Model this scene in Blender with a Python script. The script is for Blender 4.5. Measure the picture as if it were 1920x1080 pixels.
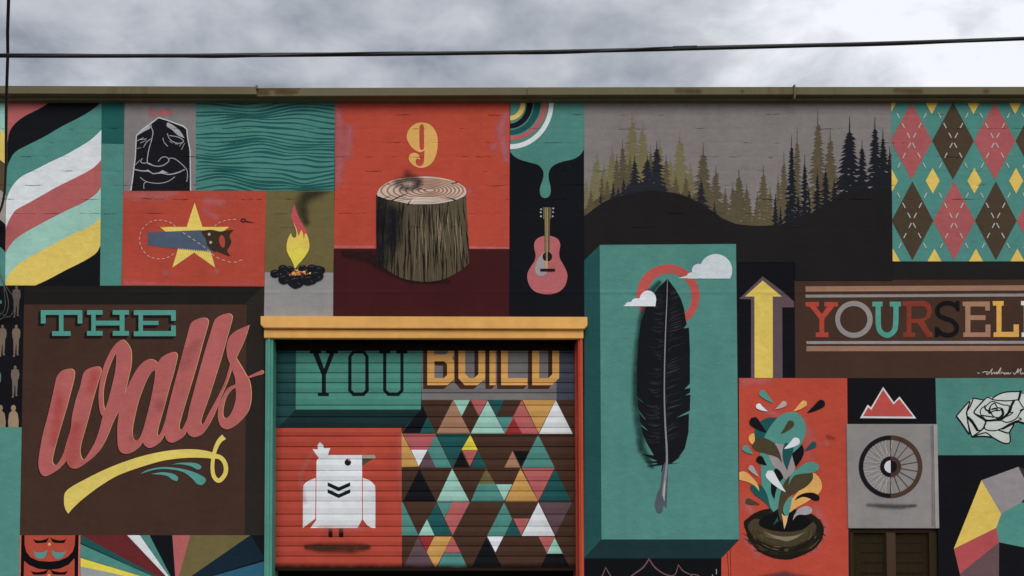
import bpy, math, random
import numpy as np
from mathutils import Vector
from mathutils.geometry import delaunay_2d_cdt

scene = bpy.context.scene
for o in list(bpy.data.objects):
    bpy.data.objects.remove(o)
col = scene.collection

# ------------------------------------------------------------------ camera
F = 1590.0                      # focal length in photograph pixels (1920 wide)
D = 8.27                        # metres from the camera to the painted wall
PITCH = math.radians(1.83)
VPX, HORIZON = 800.0, 1060.0    # principal column and eye level (shifted lens)
EYE = 1.6
SHX = (960.0 - VPX) / 1920.0
SHY = (HORIZON - 540.0 - F * math.tan(PITCH)) / 1920.0
cam = bpy.data.cameras.new('camera')
cam.sensor_width = 36.0
cam.lens = F * 36.0 / 1920.0
cam.shift_x, cam.shift_y = SHX, SHY
cam.clip_start, cam.clip_end = 0.05, 3000.0
cam_o = bpy.data.objects.new('camera', cam)
cam_o.location = (0, -D, EYE)
cam_o.rotation_euler = (math.pi / 2 + PITCH, 0, 0)
col.objects.link(cam_o)
scene.camera = cam_o

# ------------------------------------------------------------------ sky, sun, exposure
SUN_EL, SUN_AZ = math.radians(40), math.radians(186)
w = bpy.data.worlds.new('World')
scene.world = w
w.use_nodes = True
nt = w.node_tree
nt.nodes.clear()
def N(tree, t, **kw):
    n = tree.nodes.new(t)
    for k, v in kw.items():
        setattr(n, k, v)
    return n
def mth(tree, op, a, b=None, c=None, clamp=False):
    n = N(tree, 'ShaderNodeMath', operation=op, use_clamp=clamp)
    for i, s in enumerate((a, b, c)):
        if s is None:
            continue
        if isinstance(s, (int, float)):
            n.inputs[i].default_value = s
        else:
            tree.links.new(s, n.inputs[i])
    return n.outputs[0]
out = N(nt, 'ShaderNodeOutputWorld')
bg = N(nt, 'ShaderNodeBackground')
bg.inputs['Strength'].default_value = 0.1
sky = N(nt, 'ShaderNodeTexSky', sky_type='NISHITA', sun_disc=False)
sky.sun_elevation, sky.sun_rotation = SUN_EL, SUN_AZ
tc = N(nt, 'ShaderNodeTexCoord')
sep = N(nt, 'ShaderNodeSeparateXYZ')
nt.links.new(tc.outputs['Generated'], sep.inputs[0])
zz = mth(nt, 'ADD', mth(nt, 'MAXIMUM', sep.outputs['Z'], 0.0), 0.12)
cmb = N(nt, 'ShaderNodeCombineXYZ')
nt.links.new(mth(nt, 'DIVIDE', sep.outputs['X'], zz), cmb.inputs[0])
nt.links.new(mth(nt, 'DIVIDE', sep.outputs['Y'], zz), cmb.inputs[1])
def wnoise(scale, off, detail, rough, dist, sy=1.0):
    mp = N(nt, 'ShaderNodeMapping')
    mp.inputs['Location'].default_value = off
    mp.inputs['Scale'].default_value = (1, sy, 1)
    nt.links.new(cmb.outputs[0], mp.inputs['Vector'])
    n = N(nt, 'ShaderNodeTexNoise')
    n.inputs['Scale'].default_value = scale
    n.inputs['Detail'].default_value = detail
    n.inputs['Roughness'].default_value = rough
    n.inputs['Distortion'].default_value = dist
    nt.links.new(mp.outputs[0], n.inputs['Vector'])
    return n.outputs['Fac']
big = wnoise(2.2, (19.85, 17.2, 0.0), 4.0, 0.5, 0.0, 1.1)
mid = wnoise(6.0, (2.42, 6.65, 1.0), 7.0, 0.55, 0.25, 1.1)
# the cloud cover thins out towards the right-hand half of the sky
thin = N(nt, 'ShaderNodeMapRange')
thin.interpolation_type = 'SMOOTHSTEP'
thin.inputs[1].default_value, thin.inputs[2].default_value = 0.02, 0.62
thin.inputs[3].default_value, thin.inputs[4].default_value = 0.0, 0.30
nt.links.new(sep.outputs['X'], thin.inputs[0])
cl = mth(nt, 'ADD', mth(nt, 'ADD', mth(nt, 'MULTIPLY', big, 0.5), mth(nt, 'MULTIPLY', mid, 0.5)), thin.outputs[0])
ramp = N(nt, 'ShaderNodeValToRGB')
nt.links.new(cl, ramp.inputs[0])
e = ramp.color_ramp.elements
e[0].position, e[0].color = 0.37, (0.20, 0.225, 0.27, 1)
e[1].position, e[1].color = 0.74, (0.93, 0.95, 0.99, 1)
m_ = ramp.color_ramp.elements.new(0.47); m_.color = (0.36, 0.39, 0.44, 1)
m_ = ramp.color_ramp.elements.new(0.60); m_.color = (0.56, 0.585, 0.635, 1)
cloud = N(nt, 'ShaderNodeVectorMath', operation='SCALE')
cloud.inputs['Scale'].default_value = 10.0
nt.links.new(ramp.outputs[0], cloud.inputs[0])
mx = N(nt, 'ShaderNodeMix', data_type='RGBA')
mx.inputs[0].default_value = 0.93
nt.links.new(sky.outputs[0], mx.inputs[6])
nt.links.new(cloud.outputs[0], mx.inputs[7])
nt.links.new(mx.outputs[2], bg.inputs['Color'])
nt.links.new(bg.outputs[0], out.inputs['Surface'])

sun = bpy.data.lights.new('sun', 'SUN')
sun.energy = 1.5
sun.angle = math.radians(35)
sun.color = (1.0, 0.97, 0.93)
sun_o = bpy.data.objects.new('sun', sun)
dirv = Vector((math.sin(SUN_AZ) * math.cos(SUN_EL), math.cos(SUN_AZ) * math.cos(SUN_EL), math.sin(SUN_EL)))
sun_o.rotation_euler = (-dirv).to_track_quat('-Z', 'Y').to_euler()
sun_o.location = (0, -20, 30)
col.objects.link(sun_o)
vs = scene.view_settings
vs.view_transform, vs.look = 'Standard', 'None'
vs.exposure, vs.gamma = 0.06, 1.0
vs.use_curve_mapping = False

# ------------------------------------------------------------------ measuring the wall
_c, _s = math.cos(PITCH), math.sin(PITCH)
def P(px, py, y=0.0):
    """Point of the plane Y=y (parallel to the wall) seen at a place measured on the photograph."""
    u = (px - VPX) / F
    v = (540.0 - py) / F + SHY * 1920.0 / F
    t = (y + D) / (_c - v * _s)
    return Vector((u * t, y, EYE + (v * _c + _s) * t))
PXM = D / F                     # metres per pixel on the wall

# ------------------------------------------------------------------ materials
def lin(c):
    c = c / 255.0
    return c / 12.92 if c <= 0.04045 else ((c + 0.055) / 1.055) ** 2.4
ALB = 0.80
COURSE_Z, COURSE_H = P(960, 242).z, P(960, 242).z - P(960, 268.4).z
PLASTER_Z = P(960, 548).z

def masonry_group(kind):
    g = bpy.data.node_groups.new('painted_' + kind, 'ShaderNodeTree')
    g.interface.new_socket('Color', in_out='INPUT', socket_type='NodeSocketColor')
    g.interface.new_socket('Color', in_out='OUTPUT', socket_type='NodeSocketColor')
    g.interface.new_socket('Normal', in_out='OUTPUT', socket_type='NodeSocketVector')
    g.interface.new_socket('Roughness', in_out='OUTPUT', socket_type='NodeSocketFloat')
    gi, go = N(g, 'NodeGroupInput'), N(g, 'NodeGroupOutput')
    geo = N(g, 'ShaderNodeNewGeometry')
    def noise(scale, detail=4.0, sc=(1, 1, 1), rough=0.55):
        mp = N(g, 'ShaderNodeMapping')
        mp.inputs['Scale'].default_value = sc
        g.links.new(geo.outputs['Position'], mp.inputs['Vector'])
        n = N(g, 'ShaderNodeTexNoise')
        n.inputs['Scale'].default_value = scale
        n.inputs['Detail'].default_value = detail
        n.inputs['Roughness'].default_value = rough
        g.links.new(mp.outputs[0], n.inputs['Vector'])
        return n.outputs['Fac']
    def remap(v, a, b, c, d):
        n = N(g, 'ShaderNodeMapRange')
        n.interpolation_type = 'SMOOTHSTEP'
        n.inputs[1].default_value, n.inputs[2].default_value = a, b
        n.inputs[3].default_value, n.inputs[4].default_value = c, d
        g.links.new(v, n.inputs[0])
        return n.outputs[0]
    mott = noise(1.7, 6)
    mott2 = noise(9.0, 5, (1, 1, 1.3))
    grain = noise(110, 3)
    fac = mth(g, 'ADD', mth(g, 'ADD', mth(g, 'MULTIPLY', mott, 0.42), mth(g, 'MULTIPLY', mott2, 0.30)),
              mth(g, 'MULTIPLY', grain, 0.26))
    streak = noise(7.0, 5, (1, 1, 0.12))
    fac = mth(g, 'ADD', mth(g, 'ADD', fac, mth(g, 'MULTIPLY', streak, 0.16)), 0.43)
    sp = N(g, 'ShaderNodeSeparateXYZ')
    g.links.new(geo.outputs['Position'], sp.inputs[0])
    if kind == 'brick':
        wob = mth(g, 'MULTIPLY', mth(g, 'SUBTRACT', noise(2.4, 6, (1, 1, 1), 0.7), 0.5), 0.045)
        wob2 = mth(g, 'MULTIPLY', mth(g, 'SUBTRACT', noise(30, 3), 0.5), 0.014)
        z = mth(g, 'ADD', mth(g, 'ADD', sp.outputs['Z'], wob), wob2)
        ph = mth(g, 'DIVIDE', mth(g, 'SUBTRACT', z, COURSE_Z), COURSE_H)
        ph2 = mth(g, 'SUBTRACT', ph, mth(g, 'ROUND', ph))
        dist = mth(g, 'MULTIPLY', mth(g, 'ABSOLUTE', ph2), COURSE_H)
        line = remap(dist, 0.0, 0.006, 1.0, 0.0)
        soft = remap(dist, 0.0, 0.03, 1.0, 0.0)
        up = remap(sp.outputs['Z'], PLASTER_Z + 0.35, PLASTER_Z + 0.95, 0.0, 1.0)
        where = remap(noise(1.0, 5, (3.2, 1, 8.0), 0.65), 0.525, 0.64, 0.0, 1.0)
        crack = mth(g, 'MULTIPLY', mth(g, 'MULTIPLY', line, where), up)
        fac = mth(g, 'MULTIPLY', fac, mth(g, 'SUBTRACT', 1.0, mth(g, 'MULTIPLY', crack, 0.6)))
        ridge_d = mth(g, 'ABSOLUTE', mth(g, 'SUBTRACT', mth(g, 'ADD', sp.outputs['Z'], mth(g, 'MULTIPLY', wob, 0.5)), PLASTER_Z))
        ridge = remap(ridge_d, 0.0, 0.03, 1.0, 0.0)
        lumps = noise(15, 5, (1, 1, 1.35))
        peb = noise(95, 4)
        h = mth(g, 'ADD', mth(g, 'MULTIPLY', lumps, 0.55), mth(g, 'MULTIPLY', peb, 0.30))
        h = mth(g, 'SUBTRACT', h, mth(g, 'MULTIPLY', crack, 0.9))
        h = mth(g, 'SUBTRACT', h, mth(g, 'MULTIPLY', mth(g, 'MULTIPLY', mth(g, 'MULTIPLY', soft, up), remap(noise(1.6, 3, (1, 1, 3)), 0.42, 0.62, 0.0, 1.0)), 0.16))
        h = mth(g, 'ADD', h, mth(g, 'MULTIPLY', mth(g, 'MULTIPLY', ridge, remap(noise(1.2, 3), 0.4, 0.6, 0.2, 1.0)), 0.45))
        dist_b, stren = 0.012, 0.8
    else:
        h = mth(g, 'ADD', mth(g, 'MULTIPLY', noise(14, 4, (1, 1, 3)), 0.5), mth(g, 'MULTIPLY', noise(150, 3), 0.25))
        dist_b, stren = 0.004, 0.4
    bump = N(g, 'ShaderNodeBump')
    bump.inputs['Strength'].default_value = stren
    bump.inputs['Distance'].default_value = dist_b
    g.links.new(h, bump.inputs['Height'])
    sc = N(g, 'ShaderNodeVectorMath', operation='SCALE')
    g.links.new(gi.outputs[0], sc.inputs[0])
    g.links.new(fac, sc.inputs['Scale'])
    g.links.new(sc.outputs[0], go.inputs[0])
    g.links.new(bump.outputs[0], go.inputs[1])
    g.links.new(mth(g, 'ADD', mth(g, 'MULTIPLY', mott2, 0.25), 0.58), go.inputs[2])
    return g
GROUPS = {}
MATS = {}
def M(rgb, kind='brick', alpha=False, rough=None, metal=0.0):
    key = (rgb, kind, alpha, rough, metal)
    if key in MATS:
        return MATS[key]
    m = bpy.data.materials.new('paint_%d_%d_%d_%s' % (rgb + (kind,)))
    m.use_nodes = True
    t = m.node_tree
    b = t.nodes['Principled BSDF']
    c = tuple(min(0.86, lin(v) / ALB) for v in rgb)
    if kind not in GROUPS:
        GROUPS[kind] = masonry_group(kind)
    gn = N(t, 'ShaderNodeGroup')
    gn.node_tree = GROUPS[kind]
    gn.inputs[0].default_value = c + (1,)
    t.links.new(gn.outputs[0], b.inputs['Base Color'])
    t.links.new(gn.outputs[1], b.inputs['Normal'])
    if rough is None:
        t.links.new(gn.outputs[2], b.inputs['Roughness'])
    else:
        b.inputs['Roughness'].default_value = rough
    b.inputs['Metallic'].default_value = metal
    b.inputs['Specular IOR Level'].default_value = 0.035
    if alpha:
        at = N(t, 'ShaderNodeAttribute', attribute_name='a')
        geo = N(t, 'ShaderNodeNewGeometry')
        n = N(t, 'ShaderNodeTexNoise')
        n.inputs['Scale'].default_value = 40
        n.inputs['Detail'].default_value = 6
        t.links.new(geo.outputs['Position'], n.inputs['Vector'])
        n2 = N(t, 'ShaderNodeTexNoise')
        n2.inputs['Scale'].default_value = 9
        n2.inputs['Detail'].default_value = 5
        t.links.new(geo.outputs['Position'], n2.inputs['Vector'])
        f = mth(t, 'ADD', mth(t, 'MULTIPLY', n.outputs['Fac'], 0.7), mth(t, 'MULTIPLY', n2.outputs['Fac'], 1.3))
        a = mth(t, 'MULTIPLY', at.outputs['Fac'], f, clamp=True)
        t.links.new(a, b.inputs['Alpha'])
    MATS[key] = m
    return m

# palette, as it looks on the wall
TEAL = (76, 131, 122); DTEAL = (32, 80, 80); MINT = (150, 192, 178); WHITE = (210, 214, 219)
CORAL = (171, 93, 92); RED = (170, 70, 56); YEL = (222, 190, 98); OCHRE = (214, 162, 92)
BROWN = (66, 46, 38); DBROWN = (46, 38, 34); BLACK = (21, 22, 26); SOOT = (33, 30, 30)
GREY = (128, 122, 121); LGREY = (146, 143, 143); OLIVE = (104, 94, 60); MAROON = (62, 26, 28)
SLATE = (76, 88, 106); TAN = (158, 118, 94); MAUVE = (92, 72, 78); DRED = (140, 48, 48)
BARK = (72, 62, 44); BYEL = (226, 200, 70)

# ------------------------------------------------------------------ drawing on a plane
def Zr(x0, y0, s):
    return lambda pts: [(x0 + p[0] / s, y0 + p[1] / s) + tuple(p[2:]) for p in pts]
z1 = Zr(0, 140, 4.909); z2 = Zr(0, 340, 4.909); z3 = Zr(220, 340, 4.154); z4 = Zr(0, 540, 3.6); z5 = Zr(0, 780, 3.6)
z6 = Zr(360, 140, 4.909); z7 = Zr(620, 180, 4.909); z8 = Zr(620, 380, 4.909)
a1 = Zr(940, 170, 4.696); a2 = Zr(940, 370, 4.696); a3 = Zr(1080, 180, 3.857); a4 = Zr(1380, 180, 3.857)
a5 = Zr(1640, 170, 3.273); a6 = Zr(480, 580, 4.5); a7 = Zr(780, 580, 4.5); a8 = Zr(490, 790, 3.724)
b1 = Zr(740, 730, 3.086); b2 = Zr(1080, 440, 3.375); b3 = Zr(1080, 740, 3.176); b4 = Zr(1370, 480, 4.5)
b5 = Zr(1600, 480, 4.5); b7 = Zr(1580, 690, 2.769); b8 = Zr(1730, 690, 2.769)
c1 = Zr(50, 570, 8); c2 = Zr(60, 630, 4); c3 = Zr(270, 570, 4); c4 = Zr(1770, 720, 8); c5 = Zr(1385, 720, 6)
c6 = Zr(1385, 870, 5.143); c7 = Zr(490, 360, 4.5); c8 = Zr(1600, 800, 6)
d1 = Zr(690, 320, 4.909); d2 = Zr(1170, 510, 2.298); d3 = Zr(20, 990, 9.6); d4 = Zr(0, 530, 3.857)
d5 = Zr(1090, 1000, 6.4); d6 = Zr(1580, 960, 9); d8 = Zr(1800, 640, 13.5)

def curve(pts, closed=True, n=6):
    """Smooth curve through pts; a third value marks a sharp corner."""
    k = len(pts)
    res = []
    rng = k if closed else k - 1
    for i in range(rng):
        p1, p2 = pts[i], pts[(i + 1) % k]
        p0 = pts[(i - 1) % k] if (closed or i > 0) else p1
        p3 = pts[(i + 2) % k] if (closed or i + 2 < k) else p2
        if len(p1) > 2: p0 = p1
        if len(p2) > 2: p3 = p2
        for j in range(n):
            t = j / n
            t2, t3 = t * t, t * t * t
            res.append(tuple(0.5 * (2 * p1[a] + (p2[a] - p0[a]) * t + (2 * p0[a] - 5 * p1[a] + 4 * p2[a] - p3[a]) * t2
                                    + (3 * p1[a] - p0[a] - 3 * p2[a] + p3[a]) * t3) for a in (0, 1)))
    if not closed:
        res.append(tuple(pts[-1][:2]))
    return res
def stroke(pts, wd, smooth=True, n=5, cap=True):
    k = len(pts)
    ws = list(wd) if isinstance(wd, (list, tuple)) else [wd] * k
    if smooth and k > 2:
        path = curve(pts, False, n)
        wp = [ws[min(k - 1, int(i / n))] + (ws[min(k - 1, int(i / n) + 1)] - ws[min(k - 1, int(i / n))]) * ((i % n) / n) for i in range(len(path))]
    else:
        path, wp = [p[:2] for p in pts], ws
    L, R = [], []
    m = len(path)
    for i in range(m):
        a = path[max(0, i - 1)]; b = path[min(m - 1, i + 1)]
        dx, dy = b[0] - a[0], b[1] - a[1]
        q = math.hypot(dx, dy) or 1.0
        nx, ny = -dy / q, dx / q
        h = wp[i] / 2
        L.append((path[i][0] + nx * h, path[i][1] + ny * h))
        R.append((path[i][0] - nx * h, path[i][1] - ny * h))
    def arc(c, a, b, h):
        if not cap or h < 1.2:
            return []
        a0 = math.atan2(a[1] - c[1], a[0] - c[0])
        return [(c[0] + h * math.cos(a0 - math.pi * t / 5), c[1] + h * math.sin(a0 - math.pi * t / 5)) for t in range(1, 5)]
    return {'loops': [L + arc(path[-1], L[-1], R[-1], wp[-1] / 2) + R[::-1] + arc(path[0], R[0], L[0], wp[0] / 2)], 'rule': 'nz'}
def ell(cx, cy, rx, ry=None, n=28, a0=0.0, a1=2 * math.pi):
    ry = ry or rx
    full = abs(a1 - a0 - 2 * math.pi) < 1e-6
    return [(cx + rx * math.cos(a0 + (a1 - a0) * i / n), cy + ry * math.sin(a0 + (a1 - a0) * i / n)) for i in range(n if full else n + 1)]
def ring(o, i):
    return {'loops': [o, i], 'rule': 'eo'}
def rect(x0, y0, x1, y1):
    return [(x0, y0), (x1, y0), (x1, y1), (x0, y1)]
def move(pr, dx, dy):
    if isinstance(pr, dict):
        return {'loops': [[(p[0] + dx, p[1] + dy) for p in l] for l in pr['loops']], 'rule': pr['rule']}
    return [(p[0] + dx, p[1] + dy) for p in pr]
def sweep(loop, dx, dy):
    loop = [p[:2] for p in loop]
    r = [loop, move(loop, dx, dy)]
    for i in range(len(loop)):
        a, b = loop[i], loop[(i + 1) % len(loop)]
        r.append([a, b, (b[0] + dx, b[1] + dy), (a[0] + dx, a[1] + dy)])
    return r
def dashes(path, on, off, wd, skip=()):
    """Short straight dashes along a polyline."""
    res, acc, pen, cur = [], 0.0, True, [path[0][:2]]
    for i in range(len(path) - 1):
        ax, ay = path[i][:2]; bx, by = path[i + 1][:2]
        seg = math.hypot(bx - ax, by - ay)
        pos = 0.0
        while seg - pos > 1e-9:
            need = (on if pen else off) - acc
            st = min(need, seg - pos)
            pos += st; acc += st
            q = (ax + (bx - ax) * pos / seg, ay + (by - ay) * pos / seg)
            if pen: cur.append(q)
            if acc >= (on if pen else off) - 1e-9:
                if pen and len(cur) > 1: res.append(stroke(cur, wd, False))
                pen = not pen; acc = 0.0; cur = [q]
    return res
def drop(tip, c, r, bend=0.0, n=14):
    """Tear-shaped leaf: round end of radius r at c, point at tip, side-bent by bend."""
    dx, dy = tip[0] - c[0], tip[1] - c[1]
    L = math.hypot(dx, dy); ux, uy = dx / L, dy / L; nx, ny = -uy, ux
    a, b = [], []
    for i in range(n + 1):
        t = i / n
        s = -r + (L + r) * t
        wdt = r * math.sqrt(max(0, 1 - (s / r) ** 2)) if s < 0 else r * max(0.0, 1 - s / L) ** 0.85 * (1 + 0.25 * (s / L))
        off = bend * L * max(0, s / L) ** 2
        bx, by = c[0] + ux * s + nx * off, c[1] + uy * s + ny * off
        a.append((bx + nx * wdt, by + ny * wdt)); b.append((bx - nx * wdt, by - ny * wdt))
    return a + b[-2:0:-1]

def norm(pr):
    return pr if isinstance(pr, dict) else {'loops': [[p[:2] for p in pr]], 'rule': 'nz'}
def wind(pts, loop):
    L = np.asarray(loop, float)
    r = np.zeros(len(pts), int)
    x0, y0 = L.min(0); x1, y1 = L.max(0)
    idx = np.nonzero((pts[:, 0] >= x0) & (pts[:, 0] <= x1) & (pts[:, 1] >= y0) & (pts[:, 1] <= y1))[0]
    if not len(idx): return r
    p = pts[idx]
    A, B = L, np.roll(L, -1, 0)
    px, py = p[:, 0:1], p[:, 1:2]
    cr = (B[:, 0] - A[:, 0]) * (py - A[:, 1]) - (px - A[:, 0]) * (B[:, 1] - A[:, 1])
    up = (A[:, 1] <= py) & (B[:, 1] > py) & (cr > 0)
    dn = (A[:, 1] > py) & (B[:, 1] <= py) & (cr < 0)
    r[idx] = up.sum(1) - dn.sum(1)
    return r
def inside(pts, pr):
    ws = [wind(pts, l) for l in pr['loops']]
    if pr['rule'] == 'eo':
        return (sum(ws) % 2) != 0
    return np.any(np.array(ws) != 0, 0)
def cdt(prims, extra=()):
    vs_, es = [], []
    for pr in prims:
        for l in pr['loops']:
            b = len(vs_)
            vs_ += [Vector((float(p[0]), float(p[1]))) for p in l]
            es += [(b + i, b + (i + 1) % len(l)) for i in range(len(l))]
    for a, c in extra:
        b = len(vs_)
        vs_ += [Vector(a), Vector(c)]
        es.append((b, b + 1))
    v, _, f, *_r = delaunay_2d_cdt(vs_, es, [], 0, 0.004)
    v = np.array([(p.x, p.y) for p in v])
    f = np.array([list(t) for t in f if len(t) == 3], int)
    return v, f, v[f].mean(1)

LAYER = 0.0012
def link(o, parent=None, label=None):
    col.objects.link(o)
    if parent is not None: o.parent = parent
    if label: o['label'] = label
    return o
def obj(name, verts, faces, mats, parent=None, label=None, mi=None, smooth=False):
    me = bpy.data.meshes.new(name)
    me.from_pydata([tuple(v) for v in verts], [], [tuple(int(i) for i in f) for f in faces])
    for m in (mats if isinstance(mats, (list, tuple)) else [mats]): me.materials.append(m)
    if mi is not None: me.polygons.foreach_set('material_index', [int(i) for i in mi])
    if smooth: me.polygons.foreach_set('use_smooth', [True] * len(me.polygons))
    me.update()
    return link(bpy.data.objects.new(name, me), parent, label)
def paint(name, prims, mat, L, parent, label=None, clip=None, plane=0.0, kind='brick'):
    if isinstance(mat, tuple): mat = M(mat, kind)
    prims = [norm(p) for p in prims]
    cl = [norm(c) for c in (clip or [])]
    v, f, c = cdt(prims + cl)
    keep = np.zeros(len(f), bool)
    for p in prims: keep |= inside(c, p)
    for p in cl: keep &= inside(c, p)
    f = f[keep]
    # face towards the street
    A, B, C_ = v[f[:, 0]], v[f[:, 1]], v[f[:, 2]]
    cr = (B[:, 0] - A[:, 0]) * (C_[:, 1] - A[:, 1]) - (B[:, 1] - A[:, 1]) * (C_[:, 0] - A[:, 0])
    f[cr > 0] = f[cr > 0][:, ::-1]
    used, inv = np.unique(f, return_inverse=True)
    y = plane - LAYER * L
    return obj(name, [P(a, b, y) for a, b in v[used]], inv.reshape(-1, 3), mat, parent, label)
def spray(name, blobs, rgb, L, parent, amax=0.8, step=2.0, plane=0.0, depth=None, clip=None, kind='brick', sy=1.0, power=1.0, mask=None):
    """Soft sprayed or chalky paint: a fine grid whose opacity fades away from the blobs' centre lines."""
    pts = [p for b in blobs for p in b]
    x0 = min(p[0] - p[2] for p in pts); x1 = max(p[0] + p[2] for p in pts)
    y0 = min(p[1] - p[2] / sy for p in pts); y1 = max(p[1] + p[2] / sy for p in pts)
    if clip:
        x0, y0, x1, y1 = max(x0, clip[0]), max(y0, clip[1]), min(x1, clip[2]), min(y1, clip[3])
    nx = max(2, int((x1 - x0) / step) + 1); ny = max(2, int((y1 - y0) / step) + 1)
    X, Y = np.meshgrid(np.linspace(x0, x1, nx), np.linspace(y0, y1, ny))
    A = np.zeros_like(X)
    for b in blobs:
        segs = [(b[i], b[i + 1]) for i in range(len(b) - 1)] or [(b[0], b[0])]
        for p, q in segs:
            dx, dy = q[0] - p[0], (q[1] - p[1]) * sy
            l2 = dx * dx + dy * dy or 1e-9
            t = np.clip(((X - p[0]) * dx + (Y - p[1]) * sy * dy) / l2, 0, 1)
            d = np.hypot(X - p[0] - t * dx, (Y - p[1]) * sy - t * dy)
            r = p[2] + (q[2] - p[2]) * t
            k = np.clip(1 - d / r, 0, 1)
            A = np.maximum(A, (k * k * (3 - 2 * k)) ** power)
    A *= amax
    if mask:
        k = np.zeros(X.size, bool)
        for pr in mask: k |= inside(np.stack([X.ravel(), Y.ravel()], 1), norm(pr))
        A *= k.reshape(X.shape)
    y = plane - LAYER * L
    vs_ = [P(X[j, i], Y[j, i], y + (depth(Y[j, i]) if depth else 0)) for j in range(ny) for i in range(nx)]
    fs = []
    for j in range(ny - 1):
        for i in range(nx - 1):
            if max(A[j, i], A[j + 1, i], A[j, i + 1], A[j + 1, i + 1]) > 0.012:
                a = j * nx + i
                fs.append((a, a + nx, a + nx + 1, a + 1))
    o = obj(name, vs_, fs, M(rgb, kind, True), parent)
    at = o.data.attributes.new('a', 'FLOAT', 'POINT')
    at.data.foreach_set('value', A.ravel().astype(np.float32))
    return o
def boxes(name, bs, mat, parent=None, label=None, bevel=0.0):
    """Axis-aligned boxes (x0,x1,y0,y1,z0,z1) as one mesh."""
    import bmesh
    bm = bmesh.new()
    for x0, x1, y0, y1, z0_, z1_ in bs:
        v = [bm.verts.new(p) for p in ((x0, y0, z0_), (x1, y0, z0_), (x1, y1, z0_), (x0, y1, z0_), (x0, y0, z1_), (x1, y0, z1_), (x1, y1, z1_), (x0, y1, z1_))]
        for q in ((0, 1, 5, 4), (1, 2, 6, 5), (2, 3, 7, 6), (3, 0, 4, 7), (4, 5, 6, 7), (3, 2, 1, 0)):
            bm.faces.new([v[i] for i in q])
    if bevel:
        bmesh.ops.bevel(bm, geom=bm.edges[:], offset=bevel, segments=2, affect='EDGES', profile=0.6)
    me = bpy.data.meshes.new(name)
    bm.to_mesh(me); bm.free()
    me.materials.append(M(mat, 'board') if isinstance(mat, tuple) else mat)
    return link(bpy.data.objects.new(name, me), parent, label)
def pbox(name, px0, py0, px1, py1, yf, yb, mat, parent=None, label=None, bevel=0.004):
    """Box whose front face (at depth yf) covers the measured rectangle."""
    a, b = P(px0, py1, yf), P(px1, py0, yf)
    return boxes(name, [(a.x, b.x, yf, yb, a.z, b.z)], mat, parent, label, bevel)
def tube(name, pts, r, mat, parent=None, label=None, sides=8):
    pts = [Vector(p) for p in pts]
    vs_, fs = [], []
    for i, p in enumerate(pts):
        t = (pts[min(i + 1, len(pts) - 1)] - pts[max(i - 1, 0)]).normalized()
        a = t.cross(Vector((0, 1, 0.01)))
        if a.length < 1e-3: a = t.cross(Vector((1, 0, 0)))
        a.normalize(); b = t.cross(a).normalized()
        rr = r[i] if isinstance(r, (list, tuple)) else r
        for k in range(sides):
            an = 2 * math.pi * k / sides
            vs_.append(p + a * (rr * math.cos(an)) + b * (rr * math.sin(an)))
    for i in range(len(pts) - 1):
        for k in range(sides):
            k2 = (k + 1) % sides
            fs.append((i * sides + k, i * sides + k2, (i + 1) * sides + k2, (i + 1) * sides + k))
    fs.append(tuple(range(sides))[::-1]); fs.append(tuple((len(pts) - 1) * sides + k for k in range(sides)))
    return obj(name, vs_, fs, mat, parent, label, smooth=True)

# ------------------------------------------------------------------ the setting: street
def plain(name, rgb_lin, scale, var, rough=0.9, bump=0.3, bd=0.01):
    m = bpy.data.materials.new(name)
    m.use_nodes = True
    t = m.node_tree
    b = t.nodes['Principled BSDF']
    geo = N(t, 'ShaderNodeNewGeometry')
    n1 = N(t, 'ShaderNodeTexNoise'); n1.inputs['Scale'].default_value = scale; n1.inputs['Detail'].default_value = 8
    n2 = N(t, 'ShaderNodeTexNoise'); n2.inputs['Scale'].default_value = scale * 0.06; n2.inputs['Detail'].default_value = 5
    for n in (n1, n2): t.links.new(geo.outputs['Position'], n.inputs['Vector'])
    f = mth(t, 'ADD', mth(t, 'MULTIPLY', n1.outputs['Fac'], var), mth(t, 'MULTIPLY', n2.outputs['Fac'], var))
    f = mth(t, 'ADD', f, 1.0 - var)
    s = N(t, 'ShaderNodeVectorMath', operation='SCALE')
    s.inputs[0].default_value = rgb_lin
    t.links.new(f, s.inputs['Scale'])
    t.links.new(s.outputs[0], b.inputs['Base Color'])
    bp = N(t, 'ShaderNodeBump'); bp.inputs['Strength'].default_value = bump; bp.inputs['Distance'].default_value = bd
    t.links.new(n1.outputs['Fac'], bp.inputs['Height'])
    t.links.new(bp.outputs[0], b.inputs['Normal'])
    b.inputs['Roughness'].default_value = rough
    return m
asphalt = plain('asphalt', (0.055, 0.055, 0.057), 60, 0.5)
concrete = plain('concrete', (0.30, 0.29, 0.27), 30, 0.4)
rubber = plain('black_rubber', (0.012, 0.012, 0.014), 40, 0.4, 0.55)
steel = plain('galvanised_wire', (0.22, 0.225, 0.23), 40, 0.3, 0.45)
dusty = plain('dusty_wire', (0.10, 0.105, 0.085), 40, 0.3, 0.7)
timber = plain('creosoted_timber', (0.075, 0.055, 0.04), 14, 0.6, 0.9)
interior = plain('dark_interior', (0.02, 0.018, 0.017), 8, 0.5)
gm = plain('ground_dirt', (0.14, 0.12, 0.09), 3, 0.5)
g_ = obj('ground', [(-400, -400, -0.02), (400, -400, -0.02), (400, 400, -0.02), (-400, 400, -0.02)], [(0, 1, 2, 3)], gm)
g_['kind'] = 'structure'
r_ = boxes('road', [(-60, 60, -14, -2.6, -0.018, 0.0)], asphalt); r_['kind'] = 'structure'
k_ = boxes('kerb', [(-60, 60, -2.6, -2.45, -0.018, 0.13)], concrete, bevel=0.015); k_['kind'] = 'structure'
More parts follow.
